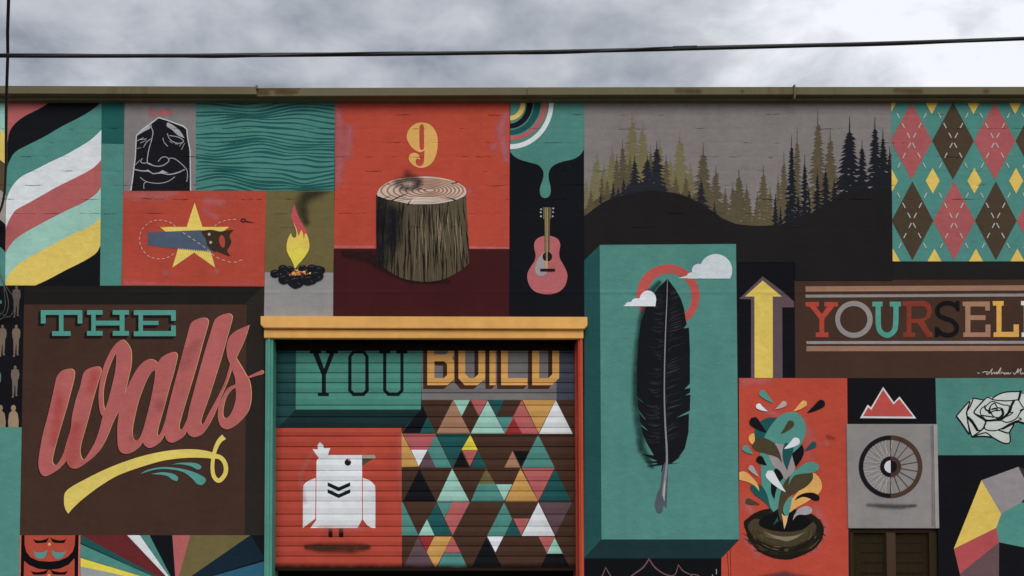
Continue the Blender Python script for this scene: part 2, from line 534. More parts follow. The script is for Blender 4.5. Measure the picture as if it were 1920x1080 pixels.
s_ = boxes('pavement', [(-60, 60, -2.45, 0.05, -0.018, 0.126)], concrete); s_['kind'] = 'structure'

# ------------------------------------------------------------------ the building
B = bpy.data.objects.new('painted_building', None)
B['label'] = 'low commercial building whose street wall is covered by a patchwork mural'
B['category'] = 'building'
col.objects.link(B)
WX0, WX1, TH, DEPTH = -12.0, 14.0, 0.35, 9.0
WTOP = P(960, 176).z
XD0, XD1 = P(511, 800).x, P(1087, 800).x
ZD = P(960, 634).z
XW0, XW1 = P(1592, 890).x, P(1757, 890).x
ZW1 = P(1670, 796).z
ZW0 = 0.75
boxes('wall', [(WX0, XD0, 0, TH, 0, WTOP), (XD0, XD1, 0, TH, ZD, WTOP), (XD1, XW0, 0, TH, 0, WTOP),
               (XW0, XW1, 0, TH, ZW1, WTOP), (XW0, XW1, 0, TH, 0, ZW0), (XW1, WX1, 0, TH, 0, WTOP)],
      M(SOOT), B)
boxes('side_wall', [(WX0, WX0 + 0.3, TH, DEPTH, 0, WTOP)], M((120, 112, 104)), B)
boxes('side_wall', [(WX1 - 0.3, WX1, TH, DEPTH, 0, WTOP)], M((120, 112, 104)), B)
boxes('rear_wall', [(WX0, WX1, DEPTH, DEPTH + 0.3, 0, WTOP)], M((120, 112, 104)), B)
boxes('roof', [(WX0, WX1, TH, DEPTH, WTOP - 0.30, WTOP - 0.10)], interior, B)
boxes('partition', [(XD0 - 0.6, XD1 + 0.6, 3.2, 3.3, 0.0, WTOP - 0.3), (XD0 - 0.7, XD0 - 0.6, TH, 3.3, 0, WTOP - 0.3),
                    (XD1 + 0.6, XD1 + 0.7, TH, 3.3, 0, WTOP - 0.3)], interior, B)
boxes('interior_floor', [(WX0 + 0.3, WX1 - 0.3, 0.05, DEPTH, -0.01, 0.127)], interior, B)

# metal coping along the roof edge
def coping_mat():
    m = bpy.data.materials.new('khaki_flashing')
    m.use_nodes = True
    t = m.node_tree
    b = t.nodes['Principled BSDF']
    geo = N(t, 'ShaderNodeNewGeometry')
    def nz(scale, sc, detail=5):
        mp = N(t, 'ShaderNodeMapping'); mp.inputs['Scale'].default_value = sc
        t.links.new(geo.outputs['Position'], mp.inputs['Vector'])
        n = N(t, 'ShaderNodeTexNoise'); n.inputs['Scale'].default_value = scale; n.inputs['Detail'].default_value = detail
        t.links.new(mp.outputs[0], n.inputs['Vector'])
        return n.outputs['Fac']
    streak = N(t, 'ShaderNodeMapRange'); streak.interpolation_type = 'SMOOTHSTEP'
    streak.inputs[1].default_value, streak.inputs[2].default_value = 0.56, 0.74
    t.links.new(mth(t, 'ADD', mth(t, 'MULTIPLY', nz(0.9, (1, 1, 0.1)), 0.6), mth(t, 'MULTIPLY', nz(14, (1, 1, 0.12)), 0.42)), streak.inputs[0])
    f = mth(t, 'ADD', mth(t, 'ADD', mth(t, 'MULTIPLY', nz(5, (1, 1, 1)), 0.35), mth(t, 'MULTIPLY', nz(60, (1, 1, 1)), 0.2)), 0.72)
    sc = N(t, 'ShaderNodeVectorMath', operation='SCALE')
    sc.inputs[0].default_value = (lin(94) / ALB, lin(86) / ALB, lin(62) / ALB)
    t.links.new(f, sc.inputs['Scale'])
    mx = N(t, 'ShaderNodeMix', data_type='RGBA')
    t.links.new(mth(t, 'MULTIPLY', streak.outputs[0], 0.7), mx.inputs[0])
    t.links.new(sc.outputs[0], mx.inputs[6])
    mx.inputs[7].default_value = (0.10, 0.052, 0.022, 1)
    t.links.new(mx.outputs[2], b.inputs['Base Color'])
    b.inputs['Roughness'].default_value = 0.6
    b.inputs['Specular IOR Level'].default_value = 0.2
    return m
khaki = coping_mat()
cop = bpy.data.objects.new('roof_coping', None); link(cop, B, 'khaki folded metal coping in overlapping lengths along the roof edge')
YC = -0.11
def seg(x0, x1, tl, tr, bl, br, yf):
    q = [P(x0, tl, yf), P(x1, tr, yf), P(x1, br, yf), P(x0, bl, yf)]
    bk = [Vector((p.x, 0.45, p.z)) for p in q]
    o = obj('coping_length', q + bk, [(3, 2, 1, 0), (4, 5, 6, 7), (0, 1, 5, 4), (1, 2, 6, 5), (2, 3, 7, 6), (3, 0, 4, 7)], khaki, cop)
    bv = o.modifiers.new('edge', 'BEVEL'); bv.width = 0.006; bv.segments = 2
    return o
seg(-900, 481, 157, 162, 172.5, 177, YC - 0.012)
seg(481.3, 988, 164.4, 163.3, 180.5, 178.4, YC)
seg(988.3, 1490, 163.2, 162.3, 178.2, 177.2, YC - 0.006)
seg(1490.3, 2900, 162.5, 161.3, 177.6, 176.6, YC)
spray('rust_stain', [[(484, 172, 12), (500, 173, 10)], [(520, 172, 9), (545, 172, 11), (556, 172, 6)], [(483, 167, 5), (560, 165.5, 4)]], (84, 62, 38), 1, cop, 0.55, 1.0, plane=YC, clip=(482, 165.2, 575, 179), kind='board')
spray('rust_stain', [[(1270, 170, 8), (1310, 172, 10)], [(1392, 171, 6)], [(1680, 168, 8), (1725, 170, 10)], [(1850, 170, 9)]], (84, 66, 42), 1, cop, 0.45, 1.5, plane=YC - 0.006, clip=(1240, 164, 1900, 176), kind='board')
pbox('clip', 1489, 158.5, 1491.5, 185, YC - 0.02, YC + 0.02, khaki, cop, bevel=0.001)
pbox('clip', 479, 159.5, 483, 166, YC - 0.02, YC + 0.05, khaki, cop, bevel=0.002)
fa, fb = P(-900, 187.3, -0.06), P(2900, 174, -0.06)
boxes('fascia_board', [(fa.x, fb.x, -0.06, 0.0, fa.z, fb.z)], khaki, B, bevel=0.004)
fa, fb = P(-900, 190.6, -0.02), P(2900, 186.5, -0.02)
boxes('shadow_line_strip', [(fa.x, fb.x, -0.02, 0.0, fa.z, fb.z)], (52, 44, 32), B, bevel=0.003)  # dark brown strip, colours in the shadow line below the roof overhang

# door surround
lt = bpy.data.objects.new('lintel', None); link(lt, B, 'ochre stepped lintel moulding above the roller shutter')
def prism(name, loop, yf, yb, mat, parent, label=None, bevel=0.004):
    n = len(loop)
    f = [P(a, b, yf) for a, b in loop]
    bk = [Vector((p.x, yb, p.z)) for p in f]
    fs = [tuple(range(n))[::-1], tuple(range(n, 2 * n))] + [(i, (i + 1) % n, n + (i + 1) % n, n + i) for i in range(n)]
    o = obj(name, f + bk, fs, mat, parent, label)
    import bmesh
    bm = bmesh.new(); bm.from_mesh(o.data)
    bmesh.ops.recalc_face_normals(bm, faces=bm.faces[:])
    if bevel: bmesh.ops.bevel(bm, geom=bm.edges[:], offset=bevel, segments=2, affect='EDGES')
    bm.to_mesh(o.data); bm.free()
    return o
ochre_b = M(OCHRE, 'board')
prism('lintel_cap', [(488.5, 592.5), (1101.5, 594), (1101.5, 610.5), (1095, 616.5), (495, 614.5), (488.5, 608.5)], -0.09, 0.0, ochre_b, lt)
prism('lintel_board', [(495, 617.5), (1094, 619), (1094, 634.5), (495, 633.5)], -0.055, 0.0, ochre_b, lt)
pbox('lintel_shade_strip', 496, 612, 1093, 621, -0.035, 0.0, (70, 48, 26), lt, bevel=0)  # brown fill paints the shade line between lintel cap and board
def jamb(px0, px1, grow0, grow1, rgb, label):
    j = bpy.data.objects.new('door_jamb', None); link(j, B, label)
    a, b = P(px0, 850, -0.03), P(px1, 850, -0.03)
    zt = P(px0, 634, -0.03).z
    boxes('jamb_board', [(a.x - grow0, b.x + grow1, -0.03, 0.33, 0.128, zt)], rgb, j, bevel=0.006)
    mid = (a.x + b.x) / 2
    boxes('jamb_bead', [(mid - 0.012, mid + 0.012, -0.045, -0.02, 0.128, zt - 0.003)], rgb, j, bevel=0.005)
    e_ = b.x + grow1 if grow1 else a.x - grow0
    s = 1 if grow1 else -1
    boxes('guide_rail', [(min(e_, e_ + s * 0.008), max(e_, e_ + s * 0.008), 0.09, 0.14, 0.128, zt - 0.02)], rgb, j, bevel=0.004)
jamb(496.5, 511, 0, 0.0, (80, 140, 124), 'teal painted door jamb beside the brown lettering panel')
jamb(1086.5, 1094, 0.006, 0, (176, 74, 54), 'orange red painted door jamb beside the feather panel')
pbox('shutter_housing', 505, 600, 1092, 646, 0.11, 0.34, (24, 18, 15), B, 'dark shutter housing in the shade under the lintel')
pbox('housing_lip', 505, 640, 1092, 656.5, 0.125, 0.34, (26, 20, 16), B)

# ------------------------------------------------------------------ roller shutter with its painted slats
SH = bpy.data.objects.new('roller_shutter', None)
link(SH, B, 'roller shutter of painted slats with white bird, lettering and triangle pattern')
YD = 0.15
JOINTS = [640, 661, 681, 699.5, 718, 737, 760, 782, 802, 818, 838, 861, 882.6, 902, 921, 940, 964.5, 987, 1006, 1024, 1043, 1066]
def slat_depth(y):
    y = min(max(y, JOINTS[0]), JOINTS[-1])
    for i in range(len(JOINTS) - 1):
        if y <= JOINTS[i + 1]:
            t, h = y - JOINTS[i], JOINTS[i + 1] - JOINTS[i]
            return float(np.interp(t, [0, 1.1, h * 0.5, h - 1.3, h], [0.012, 0.0, -0.006, 0.0, 0.012]))
    return 0.012
DOOR = []
def door(rgb, *prims): DOOR.append((rgb, [norm(p) for p in prims]))
full = rect(512, 640, 1084, 1066)
DBR = (68, 48, 38)
door(DBR, full)
door((36, 70, 70), rect(500, 640, 790, 802))
door((26, 46, 49), a6([(335, 845), (1390, 845), (1250, 1000), (150, 1000), (195, 990)]))
door((74, 133, 119), a6([(338, 300), (1402, 300), (1390, 845), (335, 845)]))
door((112, 108, 108), rect(790.5, 640, 1043.5, 750))
door((66, 72, 84), rect(1043.5, 640, 1084, 750))
BL = [a7([(95, 300), (322, 300), (320, 385), (302, 408), (322, 435), (322, 592), (265, 640), (95, 640)]),
      a7([(358, 300), (415, 300), (415, 545), (450, 580), (490, 580), (527, 548), (527, 300), (583, 300), (583, 590), (520, 640), (410, 640), (358, 582)]),
      a7([(620, 300), (672, 300), (672, 640), (620, 640)]),
      a7([(718, 300), (775, 300), (775, 580), (940, 580), (940, 640), (718, 640)])]
Bc1 = a7([(155, 438), (238, 438), (262, 465), (262, 555), (232, 580), (155, 580)])
Bc2 = a7([(155, 300), (275, 300), (270, 364), (250, 381), (155, 381)])
Do = a7([(980, 300), (1208, 300), (1208, 580), (1145, 640), (980, 640)])
Di = a7([(1040, 300), (1150, 300), (1150, 548), (1118, 580), (1040, 580)])
sw = []
for l in BL[1:]: sw += sweep(l, -7.6, 7.2)
sw.append(ring(move(BL[0], -7.6, 7.2), move(Bc1, -7.6, 7.2)))
sw += [a7([(60, 300), (95, 300), (95, 640), (60, 672)]), a7([(95, 640), (265, 640), (235, 672), (60, 672)]), a7([(265, 640), (322, 592), (300, 620), (235, 672)]),
       a7([(155, 438), (238, 438), (262, 465), (262, 580), (228, 580), (228, 476), (155, 472)])]
sw += [a7([(945, 300), (980, 300), (980, 640), (945, 672)]), a7([(980, 640), (1145, 640), (1115, 672), (945, 672)]),
       a7([(1115, 300), (1150, 300), (1150, 548), (1118, 580), (1115, 580)])]
door((64, 42, 34), *sw)
door((112, 108, 108), a7([(155, 476), (228, 476), (228, 580), (155, 580)]))
door((208, 158, 90), ring(BL[0], Bc1), *BL[1:], ring(Do, Di))
door((112, 108, 108), Bc2)
INK = (20, 27, 28)
door(INK, a6([(480, 372), (528, 372), (575, 500), (622, 372), (662, 372), (590, 555), (590, 706), (555, 706), (555, 555)]), a6(rect(522, 705, 615, 733)),
     a6(rect(455, 330, 550, 373)), a6(rect(590, 330, 690, 373)),
     ring(a6([(778, 400), (812, 350), (915, 350), (950, 395), (952, 690), (912, 732), (818, 732), (778, 690)]),
          a6([(806, 402), (828, 372), (902, 372), (922, 400), (922, 680), (898, 705), (832, 705), (806, 680)])),
     a6([(1072, 340), (1100, 340), (1100, 680), (1130, 705), (1190, 705), (1218, 680), (1218, 340), (1245, 340), (1245, 690), (1205, 732), (1112, 732), (1072, 690)]),
     a6(rect(1040, 330, 1135, 372)), a6(rect(1185, 330, 1278, 373)))
# triangles
TRI = [((158, 118, 94), [(338, 62), (242, 255), (437, 255)]), (MINT, [(340, 62), (435, 62), (388, 155)]), (CORAL, [(440, 62), (535, 62), (487, 155)]),
       (MINT, [(538, 65), (440, 255), (637, 255)]), (DTEAL, [(545, 62), (632, 62), (588, 155)]), (TEAL, [(590, 157), (685, 157), (637, 252)]),
       (CORAL, [(735, 62), (635, 257), (832, 257)]), (DRED, [(688, 163), (738, 257), (637, 257)]), ((190, 145, 82), [(740, 62), (930, 62), (833, 252)]),
       (WHITE, [(932, 62), (835, 257), (1030, 257)]), (BLACK, [(157, 85), (190, 160), (145, 252), (45, 252), (110, 160), (152, 118)]), (DTEAL, [(190, 160), (145, 252), (238, 252)]),
       ((190, 145, 82), [(40, 250), (45, 257), (140, 447), (40, 450)]), ((170, 90, 94), [(48, 257), (240, 257), (192, 350), (95, 350)]), (WHITE, [(95, 350), (190, 350), (140, 445)]),
       (MAUVE, [(190, 355), (145, 452), (238, 452)]), (TEAL, [(238, 262), (330, 452), (238, 452), (192, 355)]), (DTEAL, [(245, 257), (435, 257), (385, 350), (335, 452)]),
       (BYEL, [(437, 262), (387, 350), (480, 350)]), (CORAL, [(390, 351), (480, 351), (435, 445)]), (BLACK, [(385, 357), (340, 452), (432, 452)]),
       (DTEAL, [(485, 357), (440, 452), (530, 452)]), (TAN, [(682, 357), (635, 452), (727, 452)]), (BLACK, [(687, 357), (780, 357), (732, 450)]),
       (TEAL, [(830, 262), (925, 452), (735, 452)]), (BLACK, [(143, 460), (48, 650), (240, 650)]), (MINT, [(332, 458), (243, 650), (433, 650)]),
       (OLIVE, [(530, 457), (485, 547), (582, 547)]), (TEAL, [(485, 547), (582, 547), (635, 650), (440, 650)]), (MINT, [(587, 550), (680, 550), (634, 645)]),
       ((190, 145, 82), [(728, 457), (638, 650), (832, 650)]), (CORAL, [(735, 455), (925, 455), (832, 645)]), (DTEAL, [(927, 458), (835, 650), (1022, 650)]),
       (TEAL, [(40, 648), (47, 655), (138, 845), (40, 845)]), (DTEAL, [(240, 660), (333, 845), (230, 845), (190, 755)]), (MINT, [(187, 752), (138, 845), (230, 845)]),
       (TEAL, [(245, 655), (335, 655), (288, 745)]), (CORAL, [(335, 653), (435, 653), (335, 845), (290, 748)]), (TEAL, [(633, 655), (680, 750), (635, 847), (535, 847)]),
       (DTEAL, [(682, 755), (735, 847), (637, 847)]), (CORAL, [(687, 748), (780, 748), (733, 843)]), (WHITE, [(832, 655), (735, 848), (927, 848)]),
       (MAUVE, [(838, 655), (1025, 655), (930, 842)]), (MAUVE, [(135, 855), (48, 1037), (232, 1037)]), (DRED, [(140, 850), (225, 850), (185, 940)]),
       ((190, 145, 82), [(230, 850), (332, 850), (237, 1037), (185, 942)]), (CORAL, [(335, 852), (382, 945), (285, 945)]), (TEAL, [(285, 948), (382, 948), (425, 1040), (243, 1040)]),
       (WHITE, [(535, 850), (630, 850), (583, 943)]), (BLACK, [(530, 857), (440, 1040), (628, 1040)]), (CORAL, [(833, 853), (925, 853), (880, 945)]),
       (MINT, [(925, 858), (880, 950), (972, 950)]), (BLACK, [(880, 953), (972, 953), (1020, 1040), (840, 1040)])]
for rgb, t in TRI: door(rgb, b1(t))
door(RED, [(500, 802), (753, 802), (753.5, 1067), (500, 1067)])
BW = (212, 214, 218)
door(BW, curve(a8([(465, 235, 1), (703, 235, 1), (703, 685, 1), (672, 745, 1), (342, 745, 1), (383, 690, 1), (385, 310), (388, 275), (405, 255)])),
     a8([(357, 193), (395, 197), (393, 165), (408, 145), (432, 165), (437, 188), (482, 186), (468, 222), (466, 240), (405, 258), (378, 225)]),
     curve(a8([(379, 395, 1), (330, 415), (300, 440), (292, 480), (290, 745, 1), (376, 680, 1)])),
     curve(a8([(709, 395, 1), (755, 412), (785, 440), (796, 480), (796, 745, 1), (770, 742), (740, 725), (709, 685, 1)])))
door((196, 90, 80), a8(rect(379, 390, 382.5, 685)), a8(rect(703, 300, 707, 690)))
door(INK, a8(ell(604, 287, 23)), a8([(463, 425), (540, 460), (621, 425), (621, 452), (540, 488), (463, 452)]),
     a8([(463, 473), (540, 508), (621, 473), (621, 500), (540, 536), (463, 500)]))
door((200, 120, 110), a8(ell(612, 268, 8, n=10)))
door((150, 150, 132), a8([(704, 235), (790, 235), (800, 258), (704, 258)]))
door((78, 66, 46), a8([(704, 259), (785, 259), (704, 312)]))
door((32, 18, 16), a8(rect(468, 748, 497, 810)), a8(rect(541, 748, 573, 810)))
def build_shutter():
    prims = [p for _, ps in DOOR for p in ps]
    lines = []
    for i in range(len(JOINTS) - 1):
        h = JOINTS[i + 1] - JOINTS[i]
        for t in (0, 1.1, h * 0.5, h - 1.3):
            lines.append(((505.0, JOINTS[i] + t), (1095.0, JOINTS[i] + t)))
    lines.append(((505.0, 1066.0), (1095.0, 1066.0)))
    v, f, c = cdt(prims, lines)
    fr = norm(full)
    keep = inside(c, fr)
    f, c = f[keep], c[keep]
    A, B_, C_ = v[f[:, 0]], v[f[:, 1]], v[f[:, 2]]
    cr = (B_[:, 0] - A[:, 0]) * (C_[:, 1] - A[:, 1]) - (B_[:, 1] - A[:, 1]) * (C_[:, 0] - A[:, 0])
    f[cr > 0] = f[cr > 0][:, ::-1]
    cols = []
    mi = np.zeros(len(f), int)
    for rgb, ps in DOOR:
        if rgb not in cols: cols.append(rgb)
        k = np.zeros(len(f), bool)
        for p in ps: k |= inside(c, p)
        mi[k] = cols.index(rgb)
    for i in range(len(JOINTS) - 1):
        s = (c[:, 1] > JOINTS[i]) & (c[:, 1] < JOINTS[i + 1])
        fs, ms = f[s], mi[s]
        used, inv = np.unique(fs, return_inverse=True)
        cu, mloc = np.unique(ms, return_inverse=True)
        obj('slat', [P(a, b, YD + slat_depth(b)) for a, b in v[used]], inv.reshape(-1, 3), [M(cols[k], 'board') for k in cu], SH, mi=mloc)
build_shutter()
spray('sprayed_shadow', [[(575, 1026, 8), (600, 1027, 13), (660, 1028, 15), (690, 1026, 8)]], (58, 42, 32), 1.5, SH, 0.85, 1.5, YD - 0.001, slat_depth, kind='board')
spray('chalk_edge', [[(752, 815, 7), (751, 900, 8), (752, 950, 4)], [(570, 940, 9), (562, 890, 7), (585, 850, 8)], [(600, 990, 8), (640, 992, 10), (680, 990, 8)]],
      (190, 120, 112), 1.2, SH, 0.28, 1.5, YD - 0.001, slat_depth, clip=(520, 803, 753, 1060), kind='board')
spray('grime', [[(515, 1066, 14), (800, 1067, 12), (1080, 1066, 14)]], (30, 20, 16), 1.8, SH, 0.8, 1.5, YD - 0.001, slat_depth, clip=(513, 1050, 1083, 1065.5), kind='board')
pa, pb = P(512, 1067, YD + 0.02), P(1084, 640, YD + 0.02)
boxes('backing_sheet', [(pa.x, pb.x, YD + 0.02, YD + 0.05, pa.z, pb.z)], interior, SH)
pbox('bottom_bar', 513, 1064.5, 1083, 1070.5, YD - 0.012, YD + 0.04, (34, 24, 20), SH)

# ------------------------------------------------------------------ boarded window with mesh grille
WN = bpy.data.objects.new('boarded_window', None)
link(WN, B, 'tall window with grey painted board above a brown mesh grille')
board = pbox('board', 1590.5, 795, 1749.5, 990.5, -0.015, 0.03, (134, 130, 128), WN, 'grey board painted with a spoked wheel')
pbox('edge_strip', 1750.5, 795, 1753, 990, -0.012, 0.03, (120, 115, 112), WN, bevel=0.002)
pbox('edge_strip', 1754, 795.5, 1757.5, 990.5, -0.02, 0.03, (150, 145, 142), WN, bevel=0.003)
spray('weathered_seam', [[(1747, 800, 5), (1748, 860, 3), (1749, 985, 4)], [(1753.7, 800, 1.8), (1754, 985, 1.8)]], (86, 80, 78), 14, WN, 0.3, 0.8, clip=(1740, 797, 1757, 989), kind='board')
GB = (50, 40, 28)
YG = 0.045
pbox('grille_head', 1592, 991, 1760, 999, YG - 0.02, YG + 0.03, GB, WN)
pbox('grille_stile', 1592.5, 998.5, 1600, 1330, YG - 0.02, YG + 0.03, GB, WN)
pbox('grille_stile', 1748, 998.5, 1760, 1330, YG - 0.02, YG + 0.03, GB, WN)
pbox('grille_mullion', 1667.5, 998.5, 1679, 1330, YG - 0.03, YG + 0.03, (66, 52, 40), WN)
def mesh_panel(px0, px1, py0, py1):
    a, b = P(px0, py1, YG + 0.01), P(px1, py0, YG + 0.01)
    import bmesh
    bm = bmesh.new()
    pw, ph, r = 0.024, 0.034, 0.0032
    W_, H_ = b.x - a.x, b.z - a.z
    for sgn in (1, -1):
        slope = ph / pw * sgn
        k0 = -int(H_ / ph) - 2; k1 = int(W_ / pw) + int(H_ / ph) + 2
        for k in range(k0, k1):
            x_at0 = k * pw if sgn > 0 else k * pw
            xs = []
            for z_ in (0, H_): xs.append((x_at0 + z_ / slope, z_))
            (xa, za), (xb, zb) = xs
            def cl(x, lo, hi): return min(max(x, lo), hi)
            t0 = (cl(xa, 0, W_) - xa) / (xb - xa); t1 = (cl(xb, 0, W_) - xa) / (xb - xa)
            if t1 - t0 < 1e-3: continue
            A_ = Vector((a.x + xa + (xb - xa) * t0, YG + 0.008 + 0.003 * sgn, a.z + H_ * t0)); B_ = Vector((a.x + xa + (xb - xa) * t1, YG + 0.008 + 0.003 * sgn, a.z + H_ * t1))
            d = (B_ - A_).normalized(); n = Vector((d.z, 0, -d.x)) * r; y = Vector((0, r, 0))
            vs_ = [bm.verts.new(p) for p in (A_ + n, A_ + y, A_ - n, A_ - y, B_ + n, B_ + y, B_ - n, B_ - y)]
            for i in range(4): bm.faces.new((vs_[i], vs_[(i + 1) % 4], vs_[4 + (i + 1) % 4], vs_[4 + i]))
    me = bpy.data.meshes.new('wire_mesh'); bm.to_mesh(me); bm.free()
    me.materials.append(M((62, 53, 36), 'board'))
    o = link(bpy.data.objects.new('wire_mesh', me), WN); o['kind'] = 'stuff'
mesh_panel(1599, 1668, 999, 1330)
mesh_panel(1678.5, 1749, 999, 1330)
rails = [1000, 1018, 1037, 1056, 1076, 1096, 1118, 1142, 1166, 1190]
wood = M((54, 50, 35), 'board')
for i, y in enumerate(rails):
    pbox('louvre_slat', 1613, y + 2, 1667, y + 17, YG + 0.05, YG + 0.07, wood, WN, bevel=0.003)
    pbox('louvre_slat', 1679, y + 2, 1735, y + 17, YG + 0.05, YG + 0.07, wood, WN, bevel=0.003)
pbox('window_frame', 1592, 997, 1613, 1330, YG + 0.04, YG + 0.10, (56, 42, 30), WN)
pbox('window_frame', 1735, 997, 1760, 1330, YG + 0.04, YG + 0.10, (56, 42, 30), WN)
pbox('window_back', 1592, 990, 1760, 1340, YG + 0.12, YG + 0.14, (20, 18, 16), WN)

# ------------------------------------------------------------------ the mural
rnd = random.Random(7)
def panel(name, label, loop, rgb, L=1, mat=None):
    return paint(name, [loop], mat or rgb, L, B, label)

# striped panels at the left end
X0 = -260
p = panel('ribbon_panel', 'panel of mint, yellow, brown and black ribbons at the left end of the mural', [(X0, 188), (13.5, 188), (9.5, 536), (X0, 536)], BLACK)
def band(up, lo): return up + lo[::-1]
E = [[(X0, 186), (14, 186)], curve([(X0, 60, 1), (-60, 215), (0, 243), (14, 262)], False), curve([(X0, 120, 1), (-60, 270), (0, 300), (14, 314)], False),
     curve([(X0, 180, 1), (-60, 325), (0, 356), (14, 372)], False), curve([(X0, 240, 1), (-60, 380), (0, 412), (14, 428)], False), curve([(X0, 290, 1), (-60, 430), (0, 463), (14, 482)], False), [(X0, 537), (14, 537)]]
cl = [[(X0, 188), (13.5, 188), (9.5, 536), (X0, 536)]]
for (u, l, c, n) in ((0, 1, MINT, 'mint_ribbon'), (1, 2, YEL, 'yellow_ribbon'), (2, 3, (84, 70, 52), 'brown_ribbon'), (3, 4, (150, 140, 136), 'grey_ribbon'), (5, 6, TEAL, 'teal_ribbon')):
    paint(n, [band(E[u], E[l])], c, 2, p, clip=cl)

BP = [(14.5, 188), (190.5, 188), (187.5, 535.5), (9, 535)]
p = panel('stripe_panel', 'panel of broad wavy diagonal stripes in coral, black, teal, white, mint and yellow', BP, CORAL)
e1 = curve(z1([(560, 200), (495, 235), (440, 265), (350, 320), (230, 380), (150, 440), (100, 500), (78, 560), (70, 620), (40, 700)]), False)
e2 = curve(z1([(1000, 190), (930, 255), (880, 300), (800, 355), (720, 400), (560, 482), (400, 575), (250, 650), (170, 692), (120, 735), (90, 790), (70, 840), (40, 940)]), False)
e3 = curve(z1([(1000, 430), (940, 500), (880, 560), (820, 610), (740, 660), (600, 740), (470, 800), (330, 872), (210, 930), (150, 980), (105, 1040), (80, 1090), (60, 1150)]), False)
e4 = curve(z1([(1000, 690), (940, 770), (900, 820), (840, 870), (760, 915), (620, 985), (500, 1045)]) + z2([(400, 122), (260, 200), (150, 260), (110, 310), (80, 365), (60, 415), (30, 500)]), False)
e5 = curve(z2([(1000, -30), (935, 50), (890, 110), (830, 158), (760, 200), (600, 275), (430, 362), (300, 432), (200, 490), (140, 535), (100, 580), (65, 635), (30, 720)]), False)
e6 = curve(z2([(1000, 250), (930, 330), (870, 385), (780, 440), (640, 500), (480, 585), (330, 665), (200, 742), (120, 810), (80, 860), (50, 930), (30, 980)]), False)
e7 = curve(z2([(1000, 470), (930, 580), (900, 640), (860, 680), (760, 740), (600, 820), (450, 900), (320, 960), (200, 1010)]), False)
end = [(0, 560), (230, 560)]
for u, l, c, n in ((e1, e2, BLACK, 'black_stripe'), (e2, e3, TEAL, 'teal_stripe'), (e3, e4, WHITE, 'white_stripe'), (e4, e5, CORAL, 'coral_stripe'),
                   (e5, e6, MINT, 'mint_stripe'), (e6, e7 + [(0, 560), (0, 500)], YEL, 'yellow_stripe'), (e7, [(230, 440), (230, 560), (60, 560)], BLACK, 'black_stripe')):
    paint(n, [u + l[::-1]], c, 2, p, clip=[BP])

p = panel('teal_column', 'plain teal painted column with darker top', [(190.5, 188), (233.5, 188), (228, 535.5), (187.5, 535.5)], TEAL)
paint('dark_band', [[(190.5, 188), (233.5, 188), (232.3, 270), (190, 269)]], (33, 88, 84), 2, p)

# stone face
p = panel('face_panel', 'grey panel with black outlined stone face below a red scrawl', [(233.5, 188), (367, 188), (367, 357.5), (231.5, 358)], (124, 118, 118))
FO = z1([(1250, 560), (1300, 507), (1390, 440), (1460, 388), (1535, 412), (1695, 470), (1724, 498), (1732, 580), (1755, 700), (1760, 1085), (1195, 1085), (1212, 980), (1240, 760)])
paint('face_outline', [FO], (186, 186, 188), 2, p, clip=[rect(200, 188, 367, 357.5)])
FI = z1([(1260, 566), (1305, 517), (1394, 452), (1460, 400), (1531, 422), (1686, 480), (1714, 504), (1722, 582), (1745, 700), (1749, 1085), (1208, 1085), (1223, 980), (1250, 762)])
paint('face', [FI], (26, 26, 30), 3, p, clip=[rect(200, 188, 367, 357.5)])
FL = [([(1385, 450), (1395, 490), (1408, 530), (1395, 600), (1370, 690), (1355, 800), (1380, 825), (1440, 842), (1500, 835), (1550, 800), (1555, 770)], 8),
      ([(1310, 770), (1295, 800), (1320, 815), (1360, 812), (1400, 830)], 7), ([(1455, 800), (1490, 762), (1530, 758), (1555, 780)], 7), ([(1560, 768), (1610, 775), (1680, 830), (1720, 880), (1725, 940), (1718, 985)], 7),
      ([(1240, 872), (1300, 885), (1370, 890), (1410, 910), (1480, 905), (1560, 918), (1640, 900), (1700, 872)], 10), ([(1290, 945), (1350, 985), (1450, 1000), (1540, 985), (1610, 940)], 6),
      ([(1325, 1050), (1325, 1005), (1350, 985)], 6), ([(1500, 580), (1510, 620), (1545, 660)], 6), ([(1540, 540), (1560, 590), (1610, 625), (1660, 630), (1690, 610), (1640, 575), (1560, 560)], 7),
      ([(1690, 610), (1650, 660)], 5), ([(1700, 630), (1670, 690)], 5), ([(1560, 612), (1590, 630)], 5), ([(1610, 635), (1640, 640)], 5), ([(1260, 610), (1320, 580)], 6), ([(1280, 600), (1350, 590)], 6),
      ([(1290, 630), (1345, 605)], 5), ([(1320, 670), (1350, 620), (1390, 590)], 6), ([(1245, 830), (1290, 785)], 5), ([(1250, 680), (1300, 672)], 4)]
paint('face_lines', [stroke(z1(q), wd / 4.909) for q, wd in FL] + [curve(z1([(1262, 562, 1), (1300, 520), (1375, 470), (1380, 495), (1330, 520)])), curve(z1([(1535, 450), (1560, 445), (1650, 510), (1700, 585, 1), (1640, 560), (1580, 505), (1540, 480)])),
      z1([(1455, 905), (1495, 878), (1550, 905)]), z1([(1340, 880), (1365, 873), (1385, 895)])], (160, 160, 164), 4, p)
TG = [[(1390, 300), (1372, 378), (1430, 380), (1422, 350), (1388, 305)], [(1440, 375), (1448, 330), (1462, 370), (1480, 330)], [(1482, 370), (1490, 325), (1512, 330), (1508, 372), (1485, 368)], [(1525, 372), (1545, 312), (1562, 372)], [(1532, 350), (1580, 370), (1565, 320)]]
paint('red_scrawl', [stroke(z1(q), 2.3, False) for q in TG], (196, 74, 84), 2, p)

